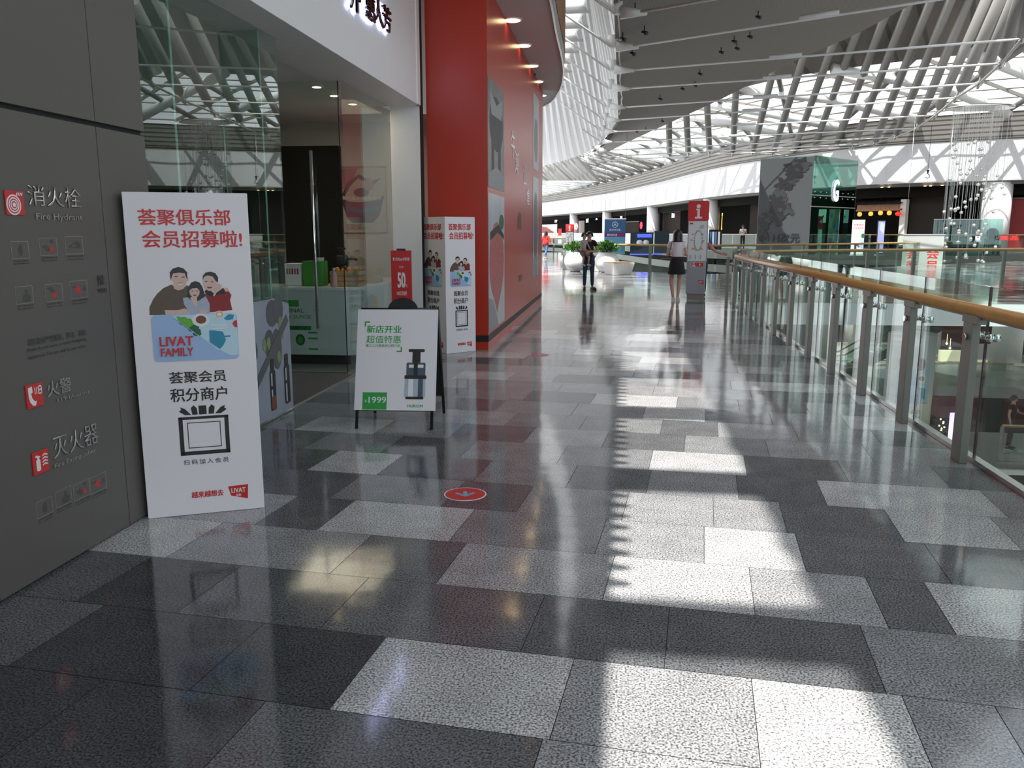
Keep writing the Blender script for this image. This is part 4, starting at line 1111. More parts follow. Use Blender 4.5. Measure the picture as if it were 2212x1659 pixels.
# door leaf, standing open across the corridor line
t = thing('glass_door', 'frameless glass door leaf of the juice shop with a tall steel pull handle', 'door', (-3.06, 8.95, 0), 0)
b = MB(); b.box(-1.35, 0, -.006, .006, .02, 3.17); b.build('pane', 'glass_shop', t)
b = MB(); b.box(-.008, .0, -.007, .007, .02, 3.17); b.build('edge_strip', 'black', t)
for s_, yy in ((-1,-.055),(1,.055)):
    hx = -.335-.02*s_
    b = MB(); b.tube((hx, yy, .52), (hx, yy, 2.45), .017, n=12)
    for zz in (.72, 2.1): b.tube((hx, yy, zz), (hx, 0, zz), .011, n=8)
    b.build('handle', 'chrome', t)
b = MB(); b.box(-1.35, 0, -.02, .02, .005, .02); b.build('bottom_rail', 'steel', t)
pane('shop_window', 'narrow fixed glass pane between the open glass door and the white pier', XG-.10-.006, XG-.10+.006, 8.98, 10.84, .012, 3.17)
b = MB(); b.box(XG-.16, XG-.04, 7.02, 10.85, 0.0, 0.010); struct(b.build('trim_5', 'steel'))
b = MB(); b.box(-4.6, -2.98, 7.05, 8.85, .0041, .012); tag(b.build('door_mat', 'carpet'), 'dark grey carpet mat in the doorway of the juice shop', 'mat')
# counter
p = at_z(640, 628, .93)
CYf = 9.55; cx1 = at_y(770, 640, CYf).x
t = thing('shop_counter', 'white L-shaped juice counter with rounded corner and black plinth inside the shop', 'counter', (cx1, CYf, 0), 0)
r_ = .16; L2 = 2.3
pl = [(-2.6,0)]+[(-r_+r_*math.sin(a), r_-r_*math.cos(a)) for a in [PI/2*k/8 for k in range(9)]]+[(0.02,L2),(-.55,L2),(-.6,.62),(-2.6,.6)]
b = MB(); b.prism(ccw(pl), .12, .90); b.build('body', 'counter_white', t)
b = MB(); b.prism(ccw([(x*1.0-.03, y+.03) for x, y in pl]), .001, .12); b.build('plinth', 'black', t)
b = MB(); b.prism(ccw([(x, y-.012) for x, y in pl]), .90, .935); b.build('worktop', 'white_gloss', t, bevel=.004)
L = [(0, rect(-1.10,-.72,.70,.78)), (1, rect(-.95,-.58,.42,.47))]
for k, zz in enumerate((.40,.33,.2)): L.append((0, rect(-.62,-.5,zz-.02,zz)))
L += [(2, [(-1.22,.08),(-.98,.08),(-.88,.44),(-1.28,.44)]), (3, ell(-1.08,.46,.19,.10,14)), (1, ell(-.72,.30,.06,.07,14)), (0, ell(-.72,.30,.035,.04,12))]
prints('counter_print', L, ['green_print','green_dark','orange_print','latte'], t, -0.002, 0.0003)
txt('counter_lettering', 'ORIGINAL', 'green_dark', t, -.85, .655, h=.05, w=.38, y=-.002)
txt('counter_lettering', 'SLOW JUICE', 'green_print', t, -.82, .575, h=.055, w=.5, y=-.002)
txt('counter_lettering', '第二屏幕', 'green_print', t, -.73, .445, h=.045, w=.3, y=-.004)
side = bpy.data.objects.new('counter_side_print', None); COL.objects.link(side); side.parent = t; side.location = (.006, .2, 0); side.rotation_euler = (0,0,PI/2)
b = MB(); b.plate(rect(.0,1.9,.14,.88), -0.003, .002); b.build('film', 'plate_print', side)
prints('film_print', [(0, ell(.35,.6,.28,.22,14)), (0, ell(.7,.45,.3,.16,14)), (1, ell(.55,.68,.09,.10,12)), (2, rect(1.2,1.4,.3,.75)), (0, rect(1.5,1.6,.3,.8))], ['grey_print','orange_print','plate_print'], side, -.004, .0003)
ZCt = .936
def on_counter(px, Y): return at_y(px, 600, Y).x
def crate(label, x, y, w, d, h):
    t = thing('wooden_crate', label, 'crate', (x, y, ZCt), 0)
    b = MB(); b.box(-w/2+.012, w/2-.012, .012, d-.012, .0, .008); b.build('bottom', 'wood_crate', t)
    for k in range(3):
        z0 = .006+k*h/3; z1 = z0+h/3-.012
        b = MB(); b.box(-w/2, w/2, 0, .011, z0, z1); b.box(-w/2, w/2, d-.011, d, z0, z1); b.box(-w/2, -w/2+.011, .011, d-.011, z0, z1); b.box(w/2-.011, w/2, .011, d-.011, z0, z1)
        b.build('slat', 'wood_crate', t)
    b = MB()
    for sx in (-1, 1):
        for yy in (.02, d-.02): b.box(sx*(w/2-.024)-.01, sx*(w/2-.024)+.01, yy-.008, yy+.008, .008, h)
    b.build('corner_post', 'wood_crate', t)
crate('slatted wooden crate nearer the counter corner, left of the glass edge', on_counter(745, 9.75), 9.72, .36, .30, .185)
crate('second slatted wooden crate further back on the white counter', on_counter(797, 10.55), 10.35, .30, .34, .185)
# juicer on the crate corner
jx = on_counter(737, 10.15)
t = thing('juicer', 'black slow juicer with a side spout standing on the counter behind the crate', 'juicer', (jx, 10.22, ZCt), 0)
b = MB(); b.lathe([(.085,0),(.09,.03),(.075,.12),(.07,.2),(.078,.235)], n=20); b.build('base', 'black_gloss', t)
b = MB(); b.lathe([(.072,.236),(.08,.25),(.08,.34),(.06,.36)], n=20); b.tube((.06,0,.32),(.20,-.02,.31),.016,n=8); b.build('drum', 'black', t)
b = MB(); b.lathe([(.035,.36),(.03,.43),(.05,.44),(.05,.455)], n=16); b.build('chute', 'black', t)
t = thing('cup_stack', 'stack of white paper cups behind the steel door handle', 'cups', (on_counter(691, 10.0), 10.05, ZCt), 0)
for k in range(5):
    b = MB(); b.lathe([(.034,.0),(.045,.09),(.047,.094)], c=(0,0,.06*k), n=16); b.build('cup', 'white_gloss', t)
t = thing('gift_box', 'bright green carton on the counter left of the door handle', 'box', (on_counter(678, 9.8), 9.75, ZCt), 0)
b = MB(); b.box(-.12,.12,0,.22,0,.30); b.build('carton', 'green_box', t, bevel=.003); b = MB(); b.box(-.121,.121,.10,.12,.0,.3005); b.build('flap', 'green_dark', t)
t = thing('gift_box', 'white carton with a row of red bottles printed on it, left of the green carton', 'box', (on_counter(636, 9.8), 9.75, ZCt), 0)
b = MB(); b.box(-.10,.10,0,.2,0,.27); b.build('carton', 'ad_white', t, bevel=.003)
prints('bottle_print', [(k % 2, rect(-.08+.034*k,-.06+.034*k,.14,.21)) for k in range(5)], ['maroon_print','meat_print'], t, -.002, 0)
t = thing('syrup_bottle', 'pink plastic bottle beside the juicer on the counter', 'bottle', (on_counter(722, 9.66), 9.66, ZCt), 0)
b = MB(); b.lathe([(.035,0),(.038,.02),(.036,.14),(.014,.18),(.014,.2)], n=16); b.build('bottle', 'pink_plastic', t); b = MB(); b.lathe([(.017,.2),(.017,.225)], n=12); b.build('cap', 'white_gloss', t)
# fruit in the crate
for k in range(5):
    b = MB(); b.ball((0,0,.035), .035, n=12)
    o = b.build('orange', 'orange_print'); o.location = (on_counter(745, 9.75)-.11+.055*k, 9.80+.05*(k % 3), ZCt+.16-.02*(k % 2)); tag(o, 'orange lying in the wooden crate nearer the counter corner', 'fruit', 'oranges in the crate')
# framed picture on the end wall
YW = 12.49
q0 = at_y(727, 363, YW); q1 = at_y(833, 363, YW); q2 = at_y(727, 502, YW)
w_ = q1.x-q0.x; h_ = q0.z-q2.z
t = thing('wall_poster', 'framed poster of a dark fruit bowl hanging on the shop end wall', 'poster', ((q0.x+q1.x)/2, YW-.004, q2.z), 0)
b = MB(); b.box(-w_/2, w_/2, -.02, 0, 0, h_); b.build('board', 'art_cream', t)
b = MB(); b.box(-w_/2-.01, w_/2+.01, -.028, 0, h_, h_+.02); b.build('top_frame', 'wood_clad', t)
X = lambda u: -w_/2+u*w_; Z = lambda v: v*h_
L = [(3, rect(X(0),X(1),Z(0),Z(.14))), (1, [(X(.0),Z(.99)),(X(.0),Z(.6)),(X(.3),Z(.75)),(X(.45),Z(.99))]), (0, [(X(.06),Z(.55)),(X(.2),Z(.22)),(X(.3),Z(.15)),(X(.72),Z(.15)),(X(.86),Z(.26)),(X(.97),Z(.58)),(X(.80),Z(.50)),(X(.5),Z(.47)),(X(.25),Z(.48))]),
     (2, [(X(.2),Z(.34)),(X(.5),Z(.29)),(X(.84),Z(.34)),(X(.88),Z(.42)),(X(.5),Z(.36)),(X(.16),Z(.42))]), (0, [(X(.10),Z(.58)),(X(.22),Z(.78)),(X(.46),Z(.90)),(X(.70),Z(.80)),(X(.92),Z(.84)),(X(.74),Z(.72)),(X(.45),Z(.84)),(X(.28),Z(.72)),(X(.16),Z(.56))]), (0, ell(X(.5),Z(.62),w_*.16,h_*.07,12)), (1, ell(X(.66),Z(.74),w_*.1,h_*.1,12))]
prints('picture', L, ['art_dark','art_rose','navy_print','art_cream'], t, -.021, .0003)
txt('lettering', '原汁惠人 原味生活', 'print_white', t, 0, Z(.53), h=.045*1.0, w=.82*w_, y=-.024)
txt('lettering', 'HUROM', 'green_print', t, .02, Z(.07), h=.035, w=.18, y=-.023)
# shop downlights
for k, (px, py) in enumerate(((684,187),(722,206),(762,224),(499,193),(518,194))):
    p = at_z(px, py, 3.195) ; p = at_z(684,187,3.195) if p.y > 12.4 or p.y < 4.6 else p
    if k > 2: p = Vector((-5.2-.4*(k-3), 6.2, 3.195))
    t = thing('downlight', ('nearest','middle','farthest','left back','right back')[k]+' warm recessed downlight in the juice shop ceiling', 'lamp', (p.x, p.y, 3.199), 0)
    b = MB(); b.lathe([(.06,-.012),(.065,0)], n=20); b.build('trim', 'white_paint', t)
    b = MB(); b.lathe([(.048,-.015),(.048,-.011)], n=20); b.build('lens', 'lamp_warm', t)
lt = bpy.data.lights.new('shop_lamp', 'AREA'); lt.energy = 16; lt.size = 1.2; lt.color = (1.0,.80,.60)
lo = bpy.data.objects.new('shop_lamp', lt); COL.objects.link(lo); lo.location = (-3.8, 10.6, 3.14)
# fascia lettering with lit backs
t = thing('shop_sign', 'dark raised Chinese sign characters with bluish light behind, on the white fascia', 'sign', (XW+.001, 8.9, 0), PI/2)
ya, yb = at_x(782,20,XW), at_x(835,50,XW)
for k, (s, px, py) in enumerate((('汁', 757, 3), ('惠', 790, 22), ('人', 808, 30), ('芳', 826, 46))):
    p = at_x(px, py, XW); hh = at_x(px, py-30, XW).z-p.z
    wch = (yb.y-ya.y)*.36
    txt('character', s, 'black_gloss', t, p.y-8.9, p.z+.02, h=hh*1.75, w=wch, y=-.035, bold=.02, ext=.02)
    txt('light_back', s, 'halo_led', t, p.y-8.9, p.z+.02, h=hh*1.82, w=wch*1.06, y=-.008, bold=.05, ext=.006)

# ================================================================== RED HOARDING
rc = at_z(1055,756); YH = rc.y; XH = rc.x
xl = -2.60; yf = 19.3; xf = -1.86
t = thing('shop_hoarding', 'tall red shop hoarding with posters and black skirting stripe', 'hoarding', (XH, YH, 0), 0)
b = MB(); b.box(xl-XH, 0, 0, .06, 0, ZC-.005); b.build('front_panel', 'red_paint', t)
sd = bpy.data.objects.new('side_panel_frame', None); COL.objects.link(sd); sd.parent = t; sd.rotation_euler = (0,0,math.atan2(yf-YH, xf-XH))
LS = math.hypot(yf-YH, xf-XH)
b = MB(); b.box(0, LS, 0, .06, 0, ZC-.005); b.build('side_panel', 'red_paint', sd)
def onside(px, py):
    # intersect the ray with the side plane
    d = Vector((xf-XH, yf-YH, 0)).normalized(); n_ = Vector((d.y, -d.x, 0)); r = ray(px, py); o = Vector((XH, YH, 0))
    tt = (o-EYEP).dot(n_)/r.dot(n_); P = EYEP+r*tt; return (P-o).dot(d), P.z
b = MB(); b.box(xl-XH, .001, -.004, .0, .11, .20); b.build('skirting_stripe', 'black', t)
b = MB(); b.box(0, LS, -.004, .0, .11, .20); b.build('skirting_stripe', 'black', sd)
def side_poster(name, pa, pb, layers, mats):
    (x0, z1), (x1, z0) = onside(*pa), onside(*pb)
    L = [(0, rect(x0, x1, z0, z1))]+[(m_, ccw([(x0+u*(x1-x0), z0+v*(z1-z0)) for u, v in p])) for m_, p in layers]
    prints(name, L, mats, sd, -.003, .0004)
x1p = 1088
(u0, zt), (u1, _) = onside(1053,160), onside(1089,400)
_, zb = onside(1053, 402); _, zm = onside(1053,415); _, zl = onside(1055,718)
def poster(name, x0, x1, z0, z1, layers, mats):
    L = [(0, rect(x0, x1, z0, z1))]+[(m_, ccw([(x0+u*(x1-x0), z0+v*(z1-z0)) for u, v in p])) for m_, p in layers]
    prints(name, L, mats, sd, -.003, .0004)
E_ = lambda cx, cy, rx, ry: ell(cx, cy, rx, ry, 16)
poster('cattle_poster', .03, u1, zb, zt, [(1, E_(.5,.62,.42,.26)), (2, [(.1,.9),(.5,.8),(.9,.92),(.8,.7),(.2,.68)]), (1, rect(.2,.35,.05,.5)), (1, rect(.6,.75,.05,.5)), (2, [(0,0),(1,0),(1,.15),(.5,.22),(0,.12)])], ['cow_print','black','grey_print'])
poster('meat_poster', .03, u1, zl, zm, [(1, E_(.5,.5,.46,.30)), (2, [(.1,.72),(.6,.78),(.95,.70),(.98,.66),(.55,.72),(.1,.66)]), (3, [(0,0),(.6,0),(.25,.22),(0,.25)]), (1, [(.2,.30),(.5,.10),(.8,.28),(.6,.45)]), (4, E_(.8,.8,.16,.06))], ['plate_print','meat_print','black','grey_print','green_dark'])
(v0, zt2), (v1, zb2) = onside(1152,197), onside(1163,372); _, zm2 = onside(1152,380); _, zl2 = onside(1152,598)
poster('far_poster', v0, v1, zb2, zt2, [(1, E_(.5,.4,.35,.3))], ['plate_print','cow_print'])
poster('far_poster', v0, v1, zl2, zm2, [(1, E_(.5,.5,.4,.36)), (2, rect(.1,.9,.0,.2))], ['plate_print','cow_print','grey_print'])
for s, px, py, hp, wp in (('牛', 1108, 312, 60, .5), ('潮', 1116, 352, 48, .5), ('汕', 1133, 378, 46, .5), ('煌', 1140, 425, 36, .5)):
    x, z = onside(px, py); _, za = onside(px, py-hp/2); txt('brush_lettering', s, 'brush_white', sd, x, z, h=(za-z)*2, w=wp, y=-.003, bold=.01)
x, z = onside(1122, 478); txt('seal_lettering', '火锅', 'cow_print', sd, x, z, h=.3, w=.55, y=-.003, bold=.02)
x, z = onside(1124, 600); txt('seal_lettering', '即将开业', 'cow_print', sd, x, z, h=.12, w=.5, y=-.003)
for o in list(sd.children):
    o.parent = t; o.rotation_euler = sd.rotation_euler
bpy.data.objects.remove(sd)
# corridor downlights along the hoarding
for k, (px, py) in enumerate(((1107,42),(1131,97),(1149,141),(1161,175),(1169,205))):
    p = at_z(px, py, ZC-.005)
    t = thing('downlight', ('nearest','second','third','fourth','farthest')[k]+' of the warm downlights above the red hoarding', 'lamp', (p.x, p.y, ZC-.001), 0)
    b = MB(); b.lathe([(.135,-.02),(.145,0)], n=24); b.build('trim', 'white_paint', t)
    b = MB(); b.lathe([(.115,-.024),(.115,-.019)], n=24); b.build('lens', 'lamp_warm', t)
p = at_z(1150, 160, ZC); b = MB(); b.lathe([(.05,-.06),(.07,-.02),(.07,0)], n=16); o = b.build('sprinkler', 'black'); o.location = (p.x, p.y, ZC); tag(o, 'small dark sprinkler head between the corridor downlights', 'sprinkler')
# ================================================================== PEOPLE
def skin(name, V, E, mt, parent, root='pelvis', sub=2):
    """one continuous surface grown over a skeleton: V name -> ((x,y,z), rx, ry)"""
    names = list(V); idx = {n: i for i, n in enumerate(names)}
    me = bpy.data.meshes.new(name); me.from_pydata([V[n][0] for n in names], [(idx[a], idx[b_]) for a, b_ in E], [])
    o = bpy.data.objects.new(name, me); COL.objects.link(o)
    o.modifiers.new('skin', 'SKIN')
    sv = me.skin_vertices[0] if me.skin_vertices else None
    if sv is None:
        bpy.context.view_layer.objects.active = o
        me.attributes.new('x', 'FLOAT', 'POINT')
    for n in names:
        d = me.skin_vertices[0].data[idx[n]]; d.radius = (V[n][1], V[n][2]); d.use_root = (n == root)
    ss = o.modifiers.new('sub', 'SUBSURF'); ss.levels = sub; ss.render_levels = sub
    dg = bpy.context.evaluated_depsgraph_get()
    m2 = bpy.data.meshes.new_from_object(o.evaluated_get(dg)); bpy.data.objects.remove(o); bpy.data.meshes.remove(me)
    for p in m2.polygons: p.use_smooth = True
    m2.materials.clear(); m2.materials.append(MATS[mt])
    o = bpy.data.objects.new(name, m2); COL.objects.link(o); o.parent = parent
    return o
def chain(V, E, names): 
    for a, b_ in zip(names, names[1:]): E.append((a, b_))
def body_skeleton(P, k=1.0):
    """P: joint positions. returns V,E for the whole body with hands and feet"""
    V, E = {}, []
    def add(n, co, r, r2=None): V[n] = (tuple(co), r*k, (r2 or r)*k)
    add('pelvis', P['pelvis'], .115, .095); add('waist', P['waist'], .105, .085); add('chest', P['chest'], .125, .095)
    add('collar', P['collar'], .075, .065); add('neck', P['neck'], .047, .047); add('jaw', P['jaw'], .058, .062)
    add('head', P['head'], .076, .088); add('crown', P['crown'], .052, .062)
    chain(V, E, ['pelvis','waist','chest','collar','neck','jaw','head','crown'])
    for s in 'LR':
        sh, el, wr, hd = [Vector(P[j+s]) for j in ('shoulder','elbow','wrist','hand')]
        add('shoulder'+s, sh, .052); add('arm'+s, sh.lerp(el,.5), .043); add('elbow'+s, el, .036); add('fore'+s, el.lerp(wr,.4), .036); add('wrist'+s, wr, .025, .022)
        d = (hd-wr).normalized(); palm = wr+d*.075*k
        add('palm'+s, palm, .034, .018)
        chain(V, E, ['collar','shoulder'+s,'arm'+s,'elbow'+s,'fore'+s,'wrist'+s,'palm'+s])
        sd = d.cross(Vector(P.get('palmn'+s, (0,1,0)))).normalized(); up = sd.cross(d)
        for i, (off, ln) in enumerate(((-.028,.062),(-.009,.072),(.010,.068),(.028,.054))):
            b0 = palm+d*.02*k+sd*off*k; m = b0+d*ln*.55*k-up*.006*k; t = b0+d*ln*.9*k-up*.026*k
            for nn, co in (('a',b0),('b',m),('c',t)): add('f%d%s%s' % (i,nn,s), co, .0095 if nn != 'c' else .008)
            chain(V, E, ['palm'+s]+['f%d%s%s' % (i,nn,s) for nn in 'abc'])
        tb = wr+d*.03*k+sd*(-.034)*k
        add('ta'+s, tb, .012); add('tb'+s, tb+d*.035*k+sd*(-.018)*k-up*.008*k, .010); chain(V, E, ['wrist'+s,'ta'+s,'tb'+s])
        hp, kn, an, to = [Vector(P[j+s]) for j in ('hip','knee','ankle','toe')]
        add('hip'+s, hp, .085, .088); add('thigh'+s, hp.lerp(kn,.5), .070); add('knee'+s, kn, .050); add('calf'+s, kn.lerp(an,.35), .051); add('ankle'+s, an, .032)
        add('heel'+s, an+Vector((0,0,-.035*k)), .030); add('toe'+s, to, .028, .022)
        chain(V, E, ['pelvis','hip'+s,'thigh'+s,'knee'+s,'calf'+s,'ankle'+s,'heel'+s,'toe'+s])
    return V, E
def grow(V, names, E, dr, dr2=None): 
    S = set(names); return {n: (V[n][0], V[n][1]+dr, V[n][2]+(dr2 if dr2 is not None else dr)) for n in names}, [e for e in E if e[0] in S and e[1] in S]
def face(parent, P, fwd, k=1.0, smile=False):
    h = Vector(P['head']); f = Vector(fwd).normalized(); r = f.cross(Vector((0,0,1))).normalized(); u = Vector((0,0,1))
    b = MB()
    for s in (-1, 1): b.ball(h+f*.080*k+r*s*.029*k+u*-.004*k, .0095*k, 1, .7, .55, n=8)
    b.build('eyes', 'print_white', parent)
    b = MB()
    for s in (-1, 1): b.ball(h+f*.0855*k+r*s*.029*k+u*-.004*k, .0048*k, n=8); b.bar(h+f*.088*k+r*s*.016*k+u*.018*k, h+f*.078*k+r*s*.045*k+u*.018*k, .006*k, .005*k)
    b.build('pupils_and_brows', 'hair', parent)
    b = MB(); b.path([h+f*.086*k+u*.005*k, h+f*.104*k-u*.030*k, h+f*.086*k-u*.036*k], [.007*k,.012*k,.007*k], 8); b.build('nose', 'skin', parent)
    b = MB(); b.path([h+f*.080*k-r*.024*k-u*.060*k, h+f*.088*k-u*.063*k, h+f*.080*k+r*.024*k-u*.060*k], [.004*k,.008*k,.004*k], 8); b.build('mouth', 'lip', parent)
    b = MB()
    for s in (-1, 1): b.ball(h+r*s*.078*k-u*.012*k, .022*k, .45, .7, 1.2, n=10)
    b.build('ears', 'skin', parent)
def hair_cap(parent, P, fwd, k=1.0, low=-.03, back=-.10, vol=1.0, fringe=.035):
    """a shell of hair over the skull, open at the face, hanging to `back` below the head centre"""
    h = Vector(P['head']); f = Vector(fwd).normalized(); r = f.cross(Vector((0,0,1))).normalized()
    rows = []
    n = 28
    for i in range(13):
        t = i/12
        row = []
        for j in range(n):
            a = 2*PI*j/n; c = math.cos(a)                     # 1 at the face, -1 at the nape
            bot = fringe if c > .72 else (back if c < .35 else back+(fringe-back)*(c-.35)/.37)
            z = .118*k + (bot*k-.118*k)*t
            if z > 0: rad = math.sqrt(max(0, 1-(z/(.120*k))**2))
            else: rad = 1.0+min(.12, -z*.5)
            rx, ry = .094*k*vol*rad, .108*k*vol*rad
            row.append(h+r*math.sin(a)*rx+f*(c*ry-.006*k)+Vector((0,0,z)))
        rows.append(row+[row[0]])
    b = MB(); b.grid(rows, smooth=True); o = b.build('hair', 'hair', parent)
    md = o.modifiers.new('s', 'SOLIDIFY'); md.thickness = .012*k; md.offset = 0
    return o
def shoes(parent, P, mt, k=1.0, high=.05, sole=None):
    for s in 'LR':
        an, to = Vector(P['ankle'+s]), Vector(P['toe'+s]); d = (to-an); d.z = 0; d.normalize()
        g = Vector((an.x, an.y, to.z-.026*k))
        b = MB()
        b.path([g+d*-.045*k+Vector((0,0,.045*k)), g+d*.02*k+Vector((0,0,.05*k)), g+d*.09*k+Vector((0,0,.038*k)), g+d*.165*k+Vector((0,0,.028*k)), g+d*.195*k+Vector((0,0,.024*k))], [.036*k,.045*k,.043*k,.036*k,.018*k], 12)
        o = b.build('shoe', mt, parent)
        b = MB(); pr = Vector((d.y,-d.x,0))
        b.prism(ccw([((g+d*x*k+pr*y*k).x, (g+d*x*k+pr*y*k).y) for x, y in ((-.08,-.03),(-.08,.03),(.08,.046),(.17,.038),(.205,0),(.17,-.038),(.08,-.046))]), g.z, g.z+.018*k)
        b.build('sole', sole or 'print_white', o)
def stand(h, **kw):
    """upright pose of height h, facing -y; kw moves single joints"""
    u = h/1.62
    P = {'pelvis':(0,0,.90),'waist':(0,0,1.04),'chest':(0,0,1.22),'collar':(0,0,1.345),'neck':(0,-.005,1.405),'jaw':(0,-.02,1.455),'head':(0,-.01,1.515),'crown':(0,0,1.575)}
    for s, x in (('R',-1),('L',1)):
        P.update({'shoulder'+s:(x*.155,0,1.325),'elbow'+s:(x*.21,.02,1.07),'wrist'+s:(x*.225,-.04,.85),'hand'+s:(x*.225,-.06,.77),
                  'hip'+s:(x*.082,0,.85),'knee'+s:(x*.088,-.015,.47),'ankle'+s:(x*.088,.015,.085),'toe'+s:(x*.105,-.14,.028)})
    P.update(kw)
    return {n: tuple(c*u for c in v) for n, v in P.items()}, u
TORSO = ['pelvis','waist','chest','collar']
def dress_top(root, V, E, mt, name='t_shirt', sleeve=1, dr=.014, low=True):
    n = list(TORSO)
    for s in 'LR': n += ['shoulder'+s]+(['arm'+s] if sleeve >= 1 else [])+(['elbow'+s,'fore'+s] if sleeve >= 2 else [])
    V2, E2 = grow(V, n, E, dr)
    return skin(name, V2, E2, mt, root, 'chest')
def dress_legs(root, V, E, mt, name='trousers', dr=.010):
    n = ['waist','pelvis']+[j+s for s in 'LR' for j in ('hip','thigh','knee','calf','ankle')]
    V2, E2 = grow(V, n, E, dr); V2 = dict(V2)
    for s in 'LR':
        c = Vector(V['ankle'+s][0]); V2['ankle'+s] = (tuple(c+Vector((0,0,.02))), V['ankle'+s][1]+.012, V['ankle'+s][2]+.012)
    return skin(name, V2, E2, mt, root, 'pelvis')
FW = (0,-1,0)
# ---- woman seen from behind in a pale tee and black skirt
p = at_z(1459, 650)
root = thing('person', 'woman seen from behind in a pale pink tee and short black skirt', 'person', (p.x, p.y, 0), PI-.12)
P, k = stand(1.63, elbowR=(-.215,.02,1.06), wristR=(-.14,-.20,1.08), handR=(-.08,-.26,1.10), elbowL=(.215,.02,1.05), wristL=(.12,-.20,1.10), handL=(.05,-.27,1.13),
             hipR=(-.08,0,.85), kneeR=(-.07,-.02,.47), ankleR=(-.045,.02,.085), toeR=(-.06,-.13,.028), kneeL=(.12,-.03,.47), ankleL=(.055,.05,.085), toeL=(.06,-.10,.028))
V, E = body_skeleton(P, k); skin('body', V, E, 'skin', root)
dress_top(root, V, E, 'tee_pink', dr=.022)
b = MB(); b.lathe([(.125,.0),(.150,-.08),(.178,-.22),(.205,-.40),(.203,-.405),(.118,.0)], n=40, sy=.82); o = b.build('skirt', 'cloth_black', root); o.location = (0,.0,1.02*k)
face(root, P, FW, k); hair_cap(root, P, FW, k, back=-.155, vol=1.10); shoes(root, P, 'shoe_pink', k)
b = MB(); b.path([(x*k, y*k, z*k) for x, y, z in ((.10,-.12,1.15),(.12,-.02,1.375),(.125,.09,1.33),(.15,.13,1.15),(.19,.08,1.0))], .008, 6); b.build('bag_strap', 'black', root)
# ---- mother in a black tee holding a child on her arm
p = at_z(1271, 626)
root = thing('person', 'woman in a black tee and dark jeans carrying a small child on her arm', 'person', (p.x, p.y, 0), .06)
P, k = stand(1.60, head=(.015,-.01,1.515), elbowL=(.25,-.03,1.08), wristL=(.03,-.20,1.075), handL=(-.05,-.23,1.075), elbowR=(-.25,.0,1.07), wristR=(-.10,-.22,1.03), handR=(-.02,-.26,1.03),
             hipR=(-.085,0,.85), kneeR=(-.11,-.02,.47), ankleR=(-.115,.02,.085), toeR=(-.12,-.13,.028), hipL=(.085,0,.85), kneeL=(.10,-.02,.47), ankleL=(.105,.02,.085), toeL=(.19,-.11,.028))
V, E = body_skeleton(P, k); skin('body', V, E, 'skin', root)
dress_top(root, V, E, 'cloth_black', dr=.016); dress_legs(root, V, E, 'denim')
b = MB(); b.lathe([(.122,-.16),(.135,-.05),(.13,.02)], n=32, sy=.85); o = b.build('shirt_hem', 'cloth_black', root); o.location = (0,0,.97*k)
face(root, P, FW, k); hair_cap(root, P, FW, k, back=-.035, vol=.97, fringe=.065); shoes(root, P, 'shoe_maroon', k, sole='black')
mx = Vector((p.x, p.y, 0))
# ---- the child
ck = .50
root = thing('person', 'small child in a grey shirt and patterned shorts held by the woman in black', 'person', (mx.x-.145, mx.y-.16, .80), .75)
Pc = {'pelvis':(0,0,.26),'waist':(0,0,.36),'chest':(0,-.005,.46),'collar':(0,-.01,.545),'neck':(.0,-.01,.585),'jaw':(.0,-.03,.625),'head':(.0,-.02,.685),'crown':(0,-.01,.745)}
for s, x in (('R',-1),('L',1)):
    Pc.update({'shoulder'+s:(x*.095,-.005,.525),'elbow'+s:(x*.14,-.05,.40),'wrist'+s:(x*.10,-.15,.34),'hand'+s:(x*.08,-.20,.32),
               'hip'+s:(x*.06,-.01,.23),'knee'+s:(x*.10,-.12,.11),'ankle'+s:(x*.10,-.10,-.07),'toe'+s:(x*.10,-.18,-.115)})
V, E = body_skeleton(Pc, .58)
for n in ('jaw','head','crown'): V[n] = (V[n][0], V[n][1]*1.32, V[n][2]*1.3)
skin('body', V, E, 'skin', root); dress_top(root, V, E, 'cloth_grey', dr=.012)
n_ = ['pelvis','hipL','hipR','thighL','thighR','kneeL','kneeR']; V2, E2 = grow(V, n_, E, .014); skin('shorts', V2, E2, 'cloth_pattern', root, 'pelvis')
face(root, Pc, FW, .8); hair_cap(root, Pc, FW, .80, back=-.035, vol=1.0, fringe=.06)
for s in 'LR':
    a = Vector(Pc['ankle'+s]); b = MB(); b.path([a+Vector((0,.03,-.03)), a+Vector((0,-.03,-.035)), a+Vector((0,-.09,-.045))], [.03,.032,.022], 10); b.build('shoe', 'silver_print', root)
# ---- woman in red walking away
p = at_z(1179, 559)
root = thing('person', 'long-haired woman in a bright red top and blue jeans walking away', 'person', (p.x, p.y, 0), PI-.45)
P, k = stand(1.62, elbowL=(.24,.06,1.09), wristL=(.30,-.03,.88), handL=(.31,-.06,.80), elbowR=(-.27,.0,1.08), wristR=(-.44,-.10,.90), handR=(-.50,-.13,.83),
             kneeL=(.08,-.16,.50), ankleL=(.08,-.14,.09), toeL=(.08,-.29,.03), kneeR=(-.08,.06,.47), ankleR=(-.08,.34,.17), toeR=(-.08,.27,.05))
V, E = body_skeleton(P, k); skin('body', V, E, 'skin', root); dress_top(root, V, E, 'cloth_red', dr=.035, sleeve=2); dress_legs(root, V, E, 'denim_mid')
b = MB(); b.lathe([(.165,-.24),(.165,-.05),(.15,.1)], n=28, sy=.85); o = b.build('shirt_hem', 'cloth_red', root); o.location = (0,0,1.06*k)
face(root, P, FW, k); hair_cap(root, P, FW, k, back=-.26, vol=1.05); shoes(root, P, 'shoe_pink', k)
